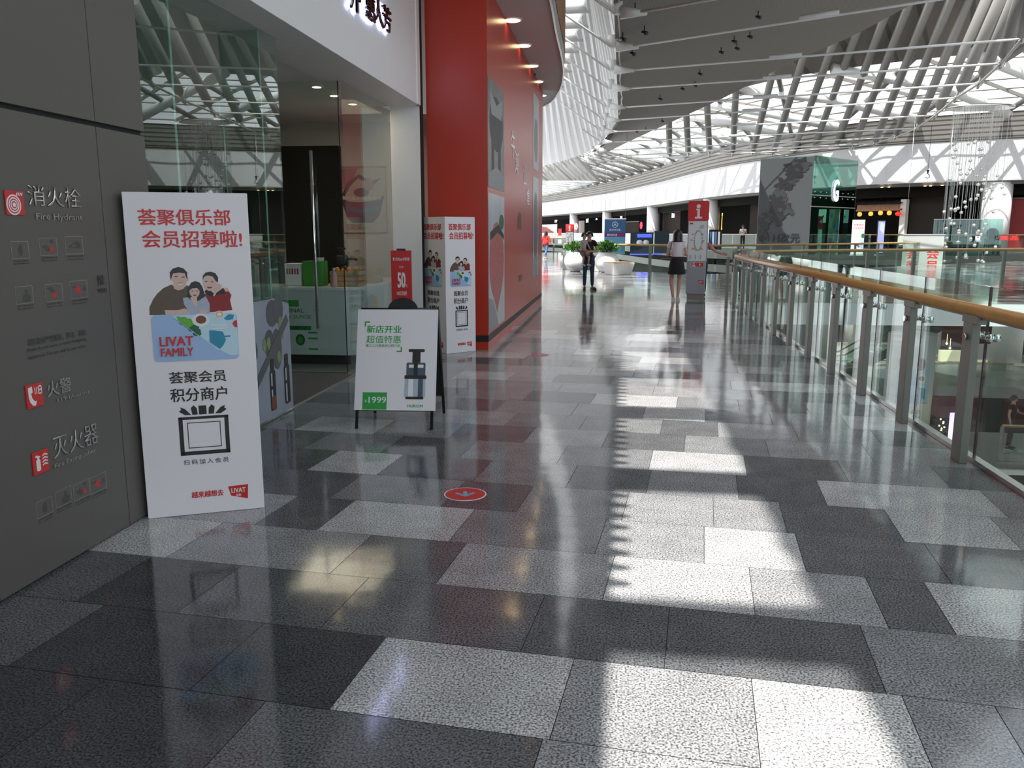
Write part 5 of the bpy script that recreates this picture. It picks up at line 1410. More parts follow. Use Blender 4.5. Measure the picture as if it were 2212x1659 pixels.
# ---- somebody in dark clothes at the hoarding edge
p = at_y(1163, 500, 46.0)
root = thing('person', 'person in dark clothes half hidden by the edge of the red hoarding', 'person', (p.x-.05, 46.0, 0), 2.8)
P, k = stand(1.66); V, E = body_skeleton(P, k); skin('body', V, E, 'skin', root); dress_top(root, V, E, 'cloth_black', dr=.02, sleeve=2); dress_legs(root, V, E, 'cloth_black'); face(root, P, FW, k); hair_cap(root, P, FW, k, back=-.08); shoes(root, P, 'black', k)
# ---- somebody behind the information totem with a hand on the rail
root = thing('person', 'person in a rose top mostly hidden behind the information totem, hand on the handrail', 'person', (1.93, 21.15, 0), PI+.1)
P, k = stand(1.58, shoulderR=(-.155,0,1.31), elbowR=(-.30,.20,1.15), wristR=(-.43,.40,1.095), handR=(-.47,.47,1.09))
V, E = body_skeleton(P, k); skin('body', V, E, 'skin', root); dress_top(root, V, E, 'cloth_rose', dr=.018, sleeve=1); dress_legs(root, V, E, 'denim'); face(root, P, FW, k); hair_cap(root, P, FW, k, back=-.12); shoes(root, P, 'black', k)
# ---- man in a white shirt on the far gallery
p = at_y(1605, 500, 63.0)
root = thing('person', 'man in a white shirt standing at the far gallery railing looking at his phone', 'person', (p.x, 63.0, GZ), 0)
P, k = stand(1.74, elbowL=(.23,-.04,1.08), wristL=(.06,-.24,1.20), handL=(.0,-.27,1.25), elbowR=(-.23,.0,1.07), wristR=(-.06,-.24,1.16), handR=(.0,-.28,1.2))
V, E = body_skeleton(P, k); skin('body', V, E, 'skin', root); dress_top(root, V, E, 'cloth_white', dr=.028); dress_legs(root, V, E, 'cloth_black'); face(root, P, FW, k); hair_cap(root, P, FW, k, back=-.03); shoes(root, P, 'black', k)
# ---- man on the level below
p = at_y(2190, 860, 27.2)
root = thing('person', 'man in dark clothes standing at the railing of the floor below', 'person', (p.x, 27.2, -5.15), .9)
P, k = stand(1.72, elbowL=(.23,-.10,1.10), wristL=(.13,-.30,1.08), handL=(.10,-.37,1.08))
V, E = body_skeleton(P, k); skin('body', V, E, 'skin', root); dress_top(root, V, E, 'cloth_black', dr=.03); dress_legs(root, V, E, 'cloth_black'); face(root, P, FW, k); hair_cap(root, P, FW, k, back=-.03); shoes(root, P, 'black', k)
# ================================================================== WALKWAY THINGS
def info_totem(label, px, pz, Yd, zt, w, rz, mats_=True):
    p = at_z(px, pz) if Yd is None else at_y(px, 500, Yd)
    t = thing('information_totem', label, 'sign', (p.x, p.y, 0), rz)
    h = zt
    b = MB(); b.box(-w*.44, w*.44, -.06, .06, .001, .12); b.build('plinth', 'post_metal', t)
    b = MB(); b.box(-w*.5, w*.46, -.085, .085, .12, h*.385); b.build('lower_body', 'silver_print' if False else 'totem_grey', t, bevel=.004)
    b = MB(); b.box(-w*.5, w*.5, -.075, .075, h*.385, h*.80); b.build('map_case', 'totem_grey', t, bevel=.003)
    b = MB(); b.box(-w*.46, w*.46, -.079, -.074, h*.39, h*.795); m = b.build('map_panel', 'map_white', t)
    L = []
    R_ = random.Random(5)
    zc = h*.60
    for k in range(26):
        a = 2*PI*k/26; L.append((R_.choice((0,0,1)), ell(w*.20*math.cos(a)+.02, zc+h*.10*math.sin(a), .022, .024, 6)))
    for k in range(4): L.append((0, [(w*(.05+.06*k),zc+h*.12),(w*(.08+.06*k),zc+h*.12),(w*(.18+.05*k),zc+h*.155),(w*(.15+.05*k),zc+h*.155)]))
    for u, v in ((-.25,.06),(.25,.06),(-.3,.0),(.3,-.01),(-.22,-.09),(.24,-.09)): L.append((2, rect(w*u-.025, w*u+.025, zc+h*v, zc+h*v+.02)))
    for k in range(3): L.append((0, rect(-w*.36+k*w*.26, -w*.36+k*w*.26+.02, h*.41, h*.455)))
    L.append((2, rect(-w*.4,-w*.25,h*.765,h*.78))); L.append((3, [(-w*.18,zc-.12),(-w*.14,zc-.12),(-.02,zc-.24),(-.05,zc-.25)]))
    prints('map_print', L, ['grey_print','silver_print','red_print','latte'], t, -.0795, .0002)
    b = MB(); b.plate(rrect(-w*.52, w*.52, h*.80, h, .035), -.085, .17); b.build('head', 'red_sign', t)
    Li = [(0, ell(.0, h*.945, w*.105, w*.105, 20)), (0, rect(-w*.12,w*.07,h*.905,h*.92)), (0, rect(-w*.055,w*.07,h*.83,h*.91)), (0, rect(-w*.17,w*.19,h*.822,h*.84))]
    prints('info_symbol', Li, ['print_white'], t, -.0855, 0)
    prints('metro_patch', [(1, rect(-w*.28,-w*.02,h*.335,h*.372)), (0, rect(0,w*.34,h*.335,h*.372)), (1, [(w*.155,h*.366),(w*.185,h*.366),(w*.185,h*.352),(w*.21,h*.357),(w*.215,h*.352),(w*.17,h*.34),(w*.125,h*.352),(w*.13,h*.357),(w*.155,h*.352)])], ['red_sign','print_white'], t, -.0855, .0004)
    txt('metro_lettering', 'M', 'red_print', t, -w*.15, h*.354, h=h*.03, w=w*.22, y=-.087, bold=.04)
    livat_logo(t, w*.10, h*.155, w*.30, -.0857)
    return t
mat('totem_grey', (0.36, 0.37, 0.40), 0.4, noise=0.03)
mat('map_white', (0.74, 0.78, 0.77), 0.4, noise=0.03)
Yt = at_z(1499, 645).y
info_totem('grey information totem with red head and site map beside the woman in the skirt', 1502, 645, None, at_y(1509,434,Yt).z, .46, -.16)
info_totem('second information totem with red head, far off in front of the gallery shops', 1231, 570, 43.5, 2.0, .40, -.1)
# planters
def planter(label, px, Yd, r, H_, seed):
    p = at_y(px, 550, Yd)
    t = thing('planter', label, 'planter', (p.x, p.y, 0), 0)
    prof = [(r*.42,0.0),(r*.5,.03)]+[(r*math.sin(a), H_*.5-H_*.5*math.cos(a)*1.0) for a in [PI*(.2+.60*i/14) for i in range(15)]]+[(r*.50,H_*.93)]
    b = MB(); b.lathe(prof, n=36); b.build('pot', 'white_gloss', t)
    b = MB(); b.lathe([(r*.52,H_*.90),(r*.5,H_*.935)], n=24); b.build('soil', 'soil', t)
    R_ = random.Random(seed)
    for part, mt, n in (('foliage','leaf',260),('inner_foliage','leaf_dark',200)):
        b = MB()
        for k in range(n):
            a = R_.uniform(0, 2*PI); el = R_.uniform(.1, 1.45); q = R_.uniform(.55,1.0) if mt == 'leaf' else R_.uniform(.2,.75)
            c = Vector((math.cos(a)*math.cos(el)*r*1.05*q, math.sin(a)*math.cos(el)*r*1.05*q, H_*.92+math.sin(el)*r*.78*q))
            d = (c-Vector((0,0,H_*.8))).normalized()+Vector((R_.uniform(-.6,.6), R_.uniform(-.6,.6), R_.uniform(-.2,.7))); d.normalize()
            sd = d.cross(Vector((R_.uniform(-1,1),R_.uniform(-1,1),R_.uniform(-1,1)))).normalized(); nn = sd.cross(d)
            l = r*R_.uniform(.22,.36); ww = l*.28
            b.add([c, c+d*l*.45+sd*ww+nn*.006, c+d*l, c+d*l*.45-sd*ww+nn*.006, c+d*l*.45-nn*.012], [(0,1,4),(1,2,4),(2,3,4),(3,0,4)])
        b.build(part, mt, t)
    b = MB()
    for k in range(14):
        a = R_.uniform(0,2*PI); q = R_.uniform(.1,.45)*r
        b.tube((q*math.cos(a),q*math.sin(a),H_*.9), (q*1.9*math.cos(a),q*1.9*math.sin(a),H_*.92+r*.45), .006, n=5)
    b.build('stems', 'soil', t)
    return t
planter('round white planter with leafy green plants beside the bench and woman in black', 1311, 33.8, .50, .86, 3)
planter('second round white planter with green plants, behind the child', 1243, 34.5, .46, .86, 8)
def bench(label, px, Yd, w, d, rz):
    p = at_y(px, 560, Yd); t = thing('bench', label, 'bench', (p.x, p.y, 0), rz)
    b = MB(); a, c = .76, .80
    b.add([(-w/2*a,-d/2*c,0.001),(w/2*a,-d/2*c,0.001),(w/2*a,d/2*c,0.001),(-w/2*a,d/2*c,0.001),(-w/2,-d/2,.44),(w/2,-d/2,.44),(w/2,d/2,.44),(-w/2,d/2,.44)], [(0,3,2,1),(4,5,6,7),(0,1,5,4),(1,2,6,5),(2,3,7,6),(3,0,4,7)])
    b.build('base', 'white_gloss', t, bevel=.008)
    b = MB(); n = 5
    for k in range(n): b.box(-w/2+.02, w/2-.02, -d/2+.02+k*(d-.04)/n, -d/2+.02+(k+1)*(d-.04)/n-.012, .44, .475)
    b.build('seat', 'wood_seat', t)
bench('white tapered bench with wooden seat in front of the round planter', 1336, 32.0, 1.02, .72, .65)
bench('white tapered bench with wooden seat partly behind the woman in black', 1293, 34.65, .7, .5, .0)
bench('farthest white bench with wooden seat, at the left by the second totem', 1222, 40.5, .62, .6, .0)
# white box stand with red logo
p = at_z(1238, 572); t = thing('hand_sanitiser_stand', 'white box stand with a small red logo left of the woman in black', 'stand', (p.x, p.y, 0), -.05)
t.name = 'box_stand'
b = MB(); b.box(-.17,.17,-.15,.15,.001,.80); b.build('body', 'white_gloss', t, bevel=.006); b = MB(); b.box(-.175,.175,-.155,.155,.80,.82); b.build('lid', 'white_gloss', t)
livat_logo(t, -.06, .14, .13, -.1515)
# ================================================================== BANNERS IN THE VOID
def hanging(label, name, px0, px1, py0, py1, Yd, mt, topmt, ztop=7.3):
    a = at_y(px0, py0, Yd); c = at_y(px1, py1, Yd); w_ = c.x-a.x
    t = thing(name, label, 'banner', ((a.x+c.x)/2, Yd, c.z), -YAW*.5)
    h_ = a.z-c.z
    b = MB(); b.box(-w_/2, w_/2, -.004, .004, 0, h_); b.build('cloth', mt, t)
    b = MB(); b.box(-w_/2-.03, w_/2+.03, -.03, .03, h_, h_+.06); b.build('top_bar', topmt, t)
    b = MB()
    for s in (-1, 1): b.tube((s*w_*.46, 0, h_+.05), (s*w_*.46, 0, ztop-c.z), .008, n=5)
    b.build('wires', 'steel', t)
    return t, w_, h_
t, W_, H_ = hanging('blue hanging banner with a three-pointed star emblem behind the planter', 'hanging_banner', 1306, 1350, 474, 549, 50.0, 'navy_print', 'print_white')
L = [(0, rect(-W_/2,W_/2,0,H_*.50)), (1, rect(-W_/2,W_/2,H_*.50,H_*.62))]
sc = H_*.085; cz = H_*.85
ring = [(2, [(sc*math.cos(a0), cz+sc*math.sin(a0)), (sc*math.cos(a1), cz+sc*math.sin(a1)), (sc*.88*math.cos(a1), cz+sc*.88*math.sin(a1)), (sc*.88*math.cos(a0), cz+sc*.88*math.sin(a0))]) for a0, a1 in [(2*PI*k/24, 2*PI*(k+1)/24) for k in range(24)]]
star = []
for k in range(3):
    a = PI/2+2*PI*k/3; star.append((2, [(sc*.9*math.cos(a), cz+sc*.9*math.sin(a)), (sc*.13*math.cos(a+PI/2), cz+sc*.13*math.sin(a+PI/2)), (0,cz), (sc*.13*math.cos(a-PI/2), cz+sc*.13*math.sin(a-PI/2))]))
prints('artwork', L+[(m_, ccw(p_)) for m_, p_ in ring+star], ['sky_print','violet_print','print_white'], t, -.005, .0001)
txt('lettering', '武汉中升之星', 'print_white', t, 0, H_*.70, h=H_*.055, w=W_*.52, y=-.012)
txt('lettering', '看车品生活', 'print_white', t, -W_*.13, H_*.56, h=H_*.065, w=W_*.48, y=-.012)
txt('lettering', '抽大奖', 'pink_led' if False else 'red_print', t, W_*.28, H_*.56, h=H_*.05, w=W_*.27, y=-.012)
t, W_, H_ = hanging('white hanging banner with large mirrored red characters beyond the near railing', 'hanging_banner', 1953, 2032, 508, 592, 44.0, 'banner_grey', 'steel')
for s, u, v in (('荟', -.24, .52), ('聚', -.24, .2), ('会', .26, .52), ('员', .26, .2)):
    txt('lettering', s, 'red_print', t, u*W_, v*H_, h=.26*H_, w=.30*W_, y=-.006, mirror=True, bold=.02)
# crystal ball curtain
p = at_y(2100, 400, 45.5)
t = thing('ball_curtain', 'hanging curtain of small glass balls on thin strings in front of the far gallery', 'light sculpture', (p.x, 45.5, 0), 0)
R_ = random.Random(21); b = MB(); balls = []
for k in range(92):
    x = R_.uniform(-1.25, 1.3); y = R_.uniform(-.7, .7); py_ = R_.choice((1,1,1,0))*R_.uniform(395, 562) or R_.uniform(325, 395)
    z = EYE+(HY-py_)*45.5/F_PX
    b.tube((x, y, z), (x, y, 7.6), .006, n=4, caps=False); balls.append((x, y, z))
b.build('strings', 'steel', t)
bm_ = MB(); bm_.ball((0,0,0), .088, n=12); o0 = bm_.build('ball', 'ball_glass' if 'ball_glass' in MATS else 'chrome', t); o0.location = balls[0]
for c in balls[1:]:
    o = o0.copy(); COL.objects.link(o); o.parent = t; o.location = c
b = MB(); b.lathe([(1.6,7.6),(1.6,7.72)], n=32, sy=.6); b.build('ceiling_plate', 'steel', t)
# hoist hook hanging by the fascia
p = at_y(2004, 375, 50); b = MB(); b.tube((0,0,.2),(0,0,2.6),.012,n=5); b.lathe([(.09,.2),(.05,.1),(.03,0)], n=10); b.path([(.0,0,0),(.1,0,-.1),(.1,0,-.2),(0,0,-.26),(-.1,0,-.2)], .02, 6)
o = b.build('hoist_hook', 'black'); o.location = p; tag(o, 'small black hook hanging in front of the sunlit white fascia', 'hook')

# ================================================================== GLASS LIFT SHAFT
pl_, pm, pr = at_y(1643,350,48.8), at_y(1758,347,47.0), at_y(1853,357,51.0)
zt = 5.6
t = thing('lift_shaft', 'dark glass lift shaft with a smoke poster and a white letter G', 'lift', (pm.x, pm.y, 0), 0)
A_, B_, C_ = Vector((pl_.x-pm.x, pl_.y-pm.y, 0)), Vector((0,0,0)), Vector((pr.x-pm.x, pr.y-pm.y, 0)); D_ = A_+C_
def wallq(name, mt, a, c, z0, z1, th=.02):
    d = (c-a).normalized(); n_ = Vector((d.y,-d.x,0)); b = MB()
    b.add([a+Vector((0,0,z0)), c+Vector((0,0,z0)), c+Vector((0,0,z1)), a+Vector((0,0,z1))], [(0,1,2,3)])
    o = b.build(name, mt, t); md = o.modifiers.new('s','SOLIDIFY'); md.thickness = th; return o
wallq('poster_wall', 'panel_slate', A_, B_, .35, zt-.05, .05)
wallq('glass_wall', 'glass_green', B_, C_, .35, zt); wallq('glass_wall', 'glass_green', C_, D_, .35, zt); wallq('glass_wall', 'glass_green', D_, A_, .35, zt)
wallq('core_wall', 'shop_dark', A_.lerp(C_,.0)+ (D_-A_)*.75, B_+(D_-A_)*.75, .35, 3.6)
b = MB(); b.prism(ccw([(v.x,v.y) for v in (A_,B_,C_,D_)]), zt-.06, zt); b.build('roof_pane', 'glass_green', t)
b = MB()
for z in (3.55, 2.95): b.bar(B_+Vector((0,-.03,z)), C_+Vector((0,-.03,z)), .04, .05)
b.build('glazing_bar', 'post_metal', t)
b = MB()
for k in range(8):
    q_ = B_.lerp(C_, (k+.5)/8)
    for z in (3.42,3.72): b.ball(q_+Vector((0,-.05,z)), .03, n=6)
b.build('bolt', 'chrome', t)
def frame(name, a, c):
    e = bpy.data.objects.new(name, None); COL.objects.link(e); e.parent = t; e.location = a; e.rotation_euler = (0,0,heading(a, c)); return e, (c-a).length
e, Wd = frame('smoke_poster', A_, B_)
R_ = random.Random(9); L = []
Zs = lambda py: EYE+(HY-py)*47.8/F_PX
Xs = lambda px: (px-1643)/115*Wd
spine = [(1735,372),(1722,380),(1712,395),(1700,412),(1688,430),(1690,448),(1700,462),(1680,470),(1662,478),(1652,488),(1645,495)]
for i, (px, py) in enumerate(spine):
    for k in range(7):
        cx, cz = Xs(px+R_.uniform(-12,12)), Zs(py+R_.uniform(-10,10)); n_ = 14; s_ = R_.uniform(.12,.36)*(1.25 if i < 2 else 1)
        ph = R_.uniform(0,6); pts = []
        for j in range(n_):
            a = 2*PI*j/n_; rr = s_*(1+.35*math.sin(3*a+ph)+.25*math.sin(5*a+2*ph)); pts.append((min(Wd-.05,max(.05,cx+rr*math.cos(a))), cz+rr*.8*math.sin(a)))
        L.append((R_.choice((0,0,1)), pts))
prints('smoke_print', L, ['smoke_ink','smoke_mid'], e, -.03, .0001)
Lr = []
cx, cz = Xs(1660), Zs(514)
for r0, a0, a1 in ((.30,-.6,2.6),(.30,2.9,5.2),(.21,.6,4.4),(.12,2,6.5)):
    n_ = 14; Lr.append((0, ccw([(cx+r0*math.cos(a0+(a1-a0)*j/n_), cz+r0*math.sin(a0+(a1-a0)*j/n_)) for j in range(n_+1)]+[(cx+(r0-.055)*math.cos(a1-(a1-a0)*j/n_), cz+(r0-.055)*math.sin(a1-(a1-a0)*j/n_)) for j in range(n_+1)])))
Lr.append((0, ell(cx, cz, .05, .05, 10)))
prints('spiral_logo', Lr, ['smoke_ink'], e, -.042, 0)
txt('lettering', 'H次元', 'smoke_ink', e, Xs(1709), Zs(513), h=.52, w=Xs(1738)-Xs(1679), y=-.042, bold=.03)
e, Wg = frame('letter_mount', B_, C_)
txt('letter', 'G', 'white_led', e, Wg*.50, EYE+(HY-419)*48.8/F_PX, h=1.15, w=.55, y=-.06, bold=.015, ext=.04)
for o in list(e.children): pass
# things around the lift, on the far gallery
def stand_board(label, name, cat, px0, px1, py0, Yd, mt, layers=None, mats_=None, zb=None, frame_mt='steel'):
    a = at_y(px0, py0, Yd); c = at_y(px1, py0, Yd); w_ = c.x-a.x; zb = GZ if zb is None else zb
    t = thing(name, label, cat, ((a.x+c.x)/2, Yd, zb), 0); h_ = a.z-zb
    b = MB(); b.box(-w_/2, w_/2, -.02, .02, .08, h_); b.build('panel', mt, t)
    b = MB(); b.box(-w_/2, w_/2, -.16, .16, 0.001, .08); b.build('foot', frame_mt, t)
    if layers: prints('artwork', [(m_, ccw([(-w_/2+u*w_, v*h_) for u, v in p])) for m_, p in layers], mats_, t, -.021, .0002)
    return t, w_, h_
lift = t
def as_part(o):
    for k in ('label','category','group'):
        if k in o: del o[k]
    o.location = Vector(o.location)-Vector(lift.location); o.parent = lift
R4 = lambda x0, x1, z0, z1: rect(x0, x1, z0, z1)
t, w_, h_ = stand_board('slim red and white stand with a figure 4 in the lift lobby', 'poster_stand', 'sign', 1768, 1778, 467, 48.2, 'red_sign', [(0, R4(.15,1,.05,.66))], ['print_white'])
txt('figure', '4', 'print_white', t, .0, h_*.86, h=.18, w=.13, y=-.024, bold=.03)
stand_board('tall yellowish poster with painted figures in the lift lobby', 'lobby_poster', 'poster', 1792, 1815, 452, 49.6, 'art_cream', [(0, ell(.25,.86,.12,.05,10)), (0, ell(.55,.62,.14,.06,10)), (1, R4(.1,.45,.05,.36)), (2, R4(.45,.7,.05,.3)), (0, [(.7,.3),(.95,.3),(.95,.85),(.75,.8)]), (3, ell(.3,.44,.12,.08,10))], ['sky_print','meat_print','orange_print','grey_print'])
td, _, _ = stand_board('pale square panel over a dark lift door, left one', 'lift_door', 'door', 1769, 1789, 452, 50.6, 'shop_brown', [(0, R4(0,1,.70,1)), (1, ell(.5,.84,.08,.03,8))], ['cream','black'])
as_part(td)
td, _, _ = stand_board('pale square panel over a dark lift door, right one', 'lift_door', 'door', 1818, 1834, 453, 51.2, 'shop_brown', [(0, R4(0,1,.70,1)), (1, ell(.5,.84,.08,.03,8))], ['print_white','black'])
as_part(td)
t, w_, h_ = stand_board('white advert stand with a motor scooter picture right of the lift shaft', 'advert_stand', 'advertisement', 1842, 1869, 475, 46.6, 'ad_white', [(0, R4(.3,.65,.28,.36)), (0, ell(.33,.27,.09,.04,8)), (0, ell(.62,.27,.09,.04,8)), (1, [(.6,.28),(.95,.2),(.98,.4),(.75,.44)]), (2, ell(.9,.56,.14,.07,10))], ['maroon_print','card_blue','green_dark'])
txt('lettering', '免费换购', 'red_print', t, 0, h_*.86, h=.13, w=w_*.78, y=-.023); txt('lettering', '时尚电动车', 'red_print', t, 0, h_*.77, h=.13, w=w_*.78, y=-.023)
stand_board('bluish digital screen stand before the lantern-lit shop', 'screen_stand', 'screen', 1896, 1913, 476, 47.2, 'black', [(0, R4(.12,.95,.08,.97)), (1, [(.3,.75),(.9,.6),(.9,.9),(.4,.95)])], ['screen_blue','silver_print'])
# ================================================================== FAR SHOPS
def shop_pt(px, py, off):
    """point at picture pixel on the surface `off` metres behind the gallery face"""
    best = None; r = ray(px, py)
    for i in range(NW-1):
        a, c = Vector(woff(i, off)), Vector(woff(i+1, off))
        d = c-a; den = r.x*d.y-r.y*d.x
        if abs(den) < 1e-9: continue
        tt = (a.x*d.y-a.y*d.x)/den; uu = (a.x*r.y-a.y*r.x)/den
        if tt > 0 and -0.001 <= uu <= 1.001:
            if best is None or tt < best[0]: best = (tt, i)
    if best is None: return at_y(px, py, 55), Vector((1,0,0)), 30
    return EYEP+r*best[0], Vector((WT[best[1]].x, WT[best[1]].y, 0)), best[1]
def facing(d):
    return math.atan2(d.y, d.x) if d.x > 0 else math.atan2(-d.y, -d.x)
COLS = [(1241,425),(1313,425),(1412,425),(1537,425),(2152,425)]
for k, (px, py) in enumerate(COLS):
    P_, d, i = shop_pt(px, 450, -.9)
    b = MB(); r_ = .85 if k == 4 else .8
    b.lathe([(r_,0),(r_,4.4)], n=32); o = b.build('gallery_column', 'white_paint'); o.location = (P_.x, P_.y, GZ)
    tag(o, ('farthest','second farthest','middle','fourth')[k]+' round white column of the far gallery, counting from the left' if k < 4 else 'round white column at the right end of the far gallery by the ball curtain', 'column')
def shop_sign(label, px, py, w, h, glyphs, mats_, off=-1.9, name='shop_sign', rz=None):
    P_, d, i = shop_pt(px, py, off); D = P_.y; s_ = D/F_PX
    t = thing(name, label, 'sign', tuple(P_), facing(d) if rz is None else rz)
    R_ = random.Random(px); n = len(glyphs); W_, H_ = w*s_, h*s_
    for k, g in enumerate(glyphs):
        b = MB(); x0 = -W_/2+k*W_/n; gw = W_/n*.78
        for q in range(5):
            if R_.random() < .5: zz = R_.uniform(-.4,.4)*H_; b.box(x0, x0+gw, -.04, 0, zz-.06*H_, zz+.06*H_)
            else: xx = x0+R_.uniform(.1,.9)*gw; b.box(xx-.09*gw, xx+.09*gw, -.04, 0, -H_/2, H_/2*R_.uniform(.2,1))
        b.build('glyph', mats_[g], t)
    return t
mm = {'w':'white_led','r':'red_led','v':'violet_led','y':'yellow_led','p':'pink_led','b':'blue_led'}
shop_sign('red and white lit sign over the farthest left gallery shop', 1201, 477, 21, 7, 'rwrrww', mm)
shop_sign('white lit sign characters over the second gallery shop', 1269, 476, 16, 9, 'wwww', mm)
shop_sign('dim violet lit sign right of the white sign', 1289, 473, 12, 4, 'vvvv', mm)
shop_sign('small red and white lit sign above the blue banner', 1342, 469, 17, 6, 'rwww', mm)
shop_sign('tilted multicoloured lit sign in the middle gallery shop', 1455, 465, 24, 10, 'wpwbwr', mm)
shop_sign('vertical yellow lit sign at a dark gallery shop entrance', 1560, 482, 5, 50, 'y', mm)
P_, d, i = shop_pt(1245, 489, -.5); t = thing('round_sign', 'round pink and white projecting sign beside the second totem', 'sign', tuple(P_), -.5)
b = MB(); b.plate(ell(0,0,.30,.55,20), -.05, .1); b.build('disc', 'pink_led', t); prints('emblem', [(0, ell(-.08,.12,.10,.2,10)), (0, ell(.1,.0,.08,.22,10)), (1, ell(0,-.15,.1,.16,10))], ['white_led','red_led'], t, -.051, .0005)
P_, d, i = shop_pt(1385, 487, -.6); t = thing('blade_sign', 'red vertical oval blade sign near the blue lit counter', 'sign', tuple(P_), -.3); b = MB(); b.plate(ell(0,0,.17,.48,18), -.04, .08); b.build('panel', 'red_led', t)
# lanterns and tiled eave of the shop behind the screen
for k, (px, py) in enumerate(((1857,463),(1881,462),(1902,460),(1921,460))):
    P_, d, i = shop_pt(px, py, -1.6); t = thing('lantern', ('leftmost','second','third','rightmost')[k]+' of the four amber lanterns under the tiled eave', 'lantern', (P_.x, P_.y, P_.z-.17), 0)
    b = MB(); b.lathe([(.07,.02),(.14,.08),(.16,.17),(.14,.27),(.07,.33)], n=16); b.build('shade', 'lamp_amber', t); b = MB(); b.lathe([(.075,.33),(.07,.36)], n=12); b.lathe([(.07,0.0),(.075,.02)], n=12); b.tube((0,0,.36),(0,0,.62),.008,n=5); b.build('cap', 'black', t)
P_, d, i = shop_pt(1940, 462, -1.3); t = thing('lantern', 'single round red lantern at the right end of the tiled eave', 'lantern', (P_.x, P_.y, P_.z-.17), 0)
b = MB(); b.lathe([(.06,.02),(.16,.09),(.19,.18),(.16,.27),(.06,.34)], n=18); b.build('shade', 'lamp_red', t); b = MB(); b.lathe([(.065,.34),(.06,.37)], n=10); b.tube((0,0,.37),(0,0,.7),.008,n=5); b.build('cap', 'black', t)
a_, d, i = shop_pt(1852, 440, -1.7); c_, d2, i2 = shop_pt(1952, 437, -1.7)
t = thing('shop_eave', 'brown tiled eave with beam over the amber lanterns', 'eave', tuple(a_), heading(a_, c_)); Lw = (Vector((c_.x-a_.x, c_.y-a_.y))).length
b = MB(); b.add([(0,-.35,-.1),(Lw,-.35,-.1),(Lw,.5,.35),(0,.5,.35)], [(0,1,2,3)]); 
for k in range(int(Lw/.22)): b.tube((.1+.22*k,-.4,-.1), (.1+.22*k,.5,.37), .045, n=6)
b.build('tiles', 'shop_brown', t); b = MB(); b.box(0,Lw,-.1,.0,-.55,-.42); b.box(0,Lw,0,.05,-.42,-.1); b.build('beam', 'wood_clad', t); b = MB(); b.box(Lw-.15,Lw+.25,-.1,.3,-2.9,.2); b.build('pillar', 'cream', t)
# shopfront panels, a promotional board, counters, blue lit stand
def shop_panel(label, px0, px1, py0, py1, mt, off=-2.4, name='facade_panel', cat='shopfront'):
    a, d, i = shop_pt(px0, py0, off); c, d2, j = shop_pt(px1, py0, off)
    zb = GZ if py1 is None else EYE+(HY-py1)*a.y/F_PX
    t = thing(name, label, cat, (a.x, a.y, zb), heading(a, c)); L_ = Vector((c.x-a.x, c.y-a.y)).length; h_ = a.z-zb
    b = MB(); b.box(0, L_, 0, .08, 0.001, h_); b.build('panel', mt, t, bevel=.01)
    b = MB(); b.box(-.04, L_+.04, -.02, .1, h_, h_+.08); b.build('head_rail', 'post_metal', t)
    return t, L_, h_
t, L_, h_ = shop_panel('white and red slanted promotional board left of the second totem', 1171, 1203, 486, None, 'cream', -.2, 'promotion_board', 'board')
prints('artwork', [(0, [(0,.1),(L_*.98,.1),(L_*.98,h_*.35),(L_*.35,h_*.82),(0,h_*.9)])], ['maroon_print'], t, -.003, 0)
t = stand_board('small red and white figure stand beside the promotional board', 'figure_stand', 'stand', 1206, 1213, 494, 88, 'print_white', [(0, R4(0,1,.55,1))], ['red_sign'])
shop_panel('brown shopfront with a dark doorway between the first two gallery columns', 1248, 1262, 478, None, 'shop_wall')
shop_panel('pale slanted partition in the gallery shop right of the blue banner', 1352, 1380, 480, None, 'shop_brown')
shop_panel('brown shopfront under the tilted multicoloured sign', 1432, 1470, 460, None, 'shop_brown')
shop_panel('beige wall panel beside the dark gallery shop left of the lift shaft', 1622, 1640, 430, None, 'shop_brown')
shop_panel('dark red shop wall right of the large gallery column', 2172, 2230, 430, None, 'maroon_print', -2.0)
t, L_, h_ = shop_panel('wide dark roller shutter between the tiled eave and the ball curtain', 1968, 2060, 425, None, 'shop_brown', -2.2, 'roller_shutter', 'shutter')
t, w_, h_ = stand_board('dark promotional counter with a bright blue lit band right of the blue banner', 'promotion_counter', 'counter', 1362, 1412, 502, 60, 'stand_dark', [(0, R4(.30,.92,.78,.93))], ['blue_led'], zb=0.0)
b = MB()
for k in (-.1, .18): b.ball((k*w_, -.2, h_*.55), .22, sz=.9, n=14)
b.build('white_stool', 'white_gloss', t)
b = MB(); b.box(-w_*.5, w_*.9, -.3, -.25, .05, .10); b.build('led_strip', 'blue_led', t)
stand_board('dark promotional stand behind the woman in the skirt', 'promotion_counter', 'counter', 1414, 1446, 499, 62, 'stand_dark', None, None, zb=0.0)
stand_board('clothes rail with dark garments right of the information totem', 'clothes_rack', 'rack', 1532, 1560, 496, 58, 'shop_dark', [(1, R4(.05,.2,.2,.9)), (0, R4(.25,.4,.2,.9)), (1, R4(.45,.6,.2,.9)), (0, R4(.7,.85,.2,.9))], ['grey_print','navy_print'])
# gallery ceiling lights, tiny
for k, px in enumerate((1905,1920,1998,2010,2035)):
    P_, d, i = shop_pt(px, 405, -.35); o = MB(); o.lathe([(.08,-.02),(.08,0)], n=12); o = o.build('gallery_lamp', 'lamp_warm'); o.location = (P_.x, P_.y, 4.618); tag(o, 'tiny warm lamp in the soffit below the white fascia', 'lamp', 'lamps under the fascia')
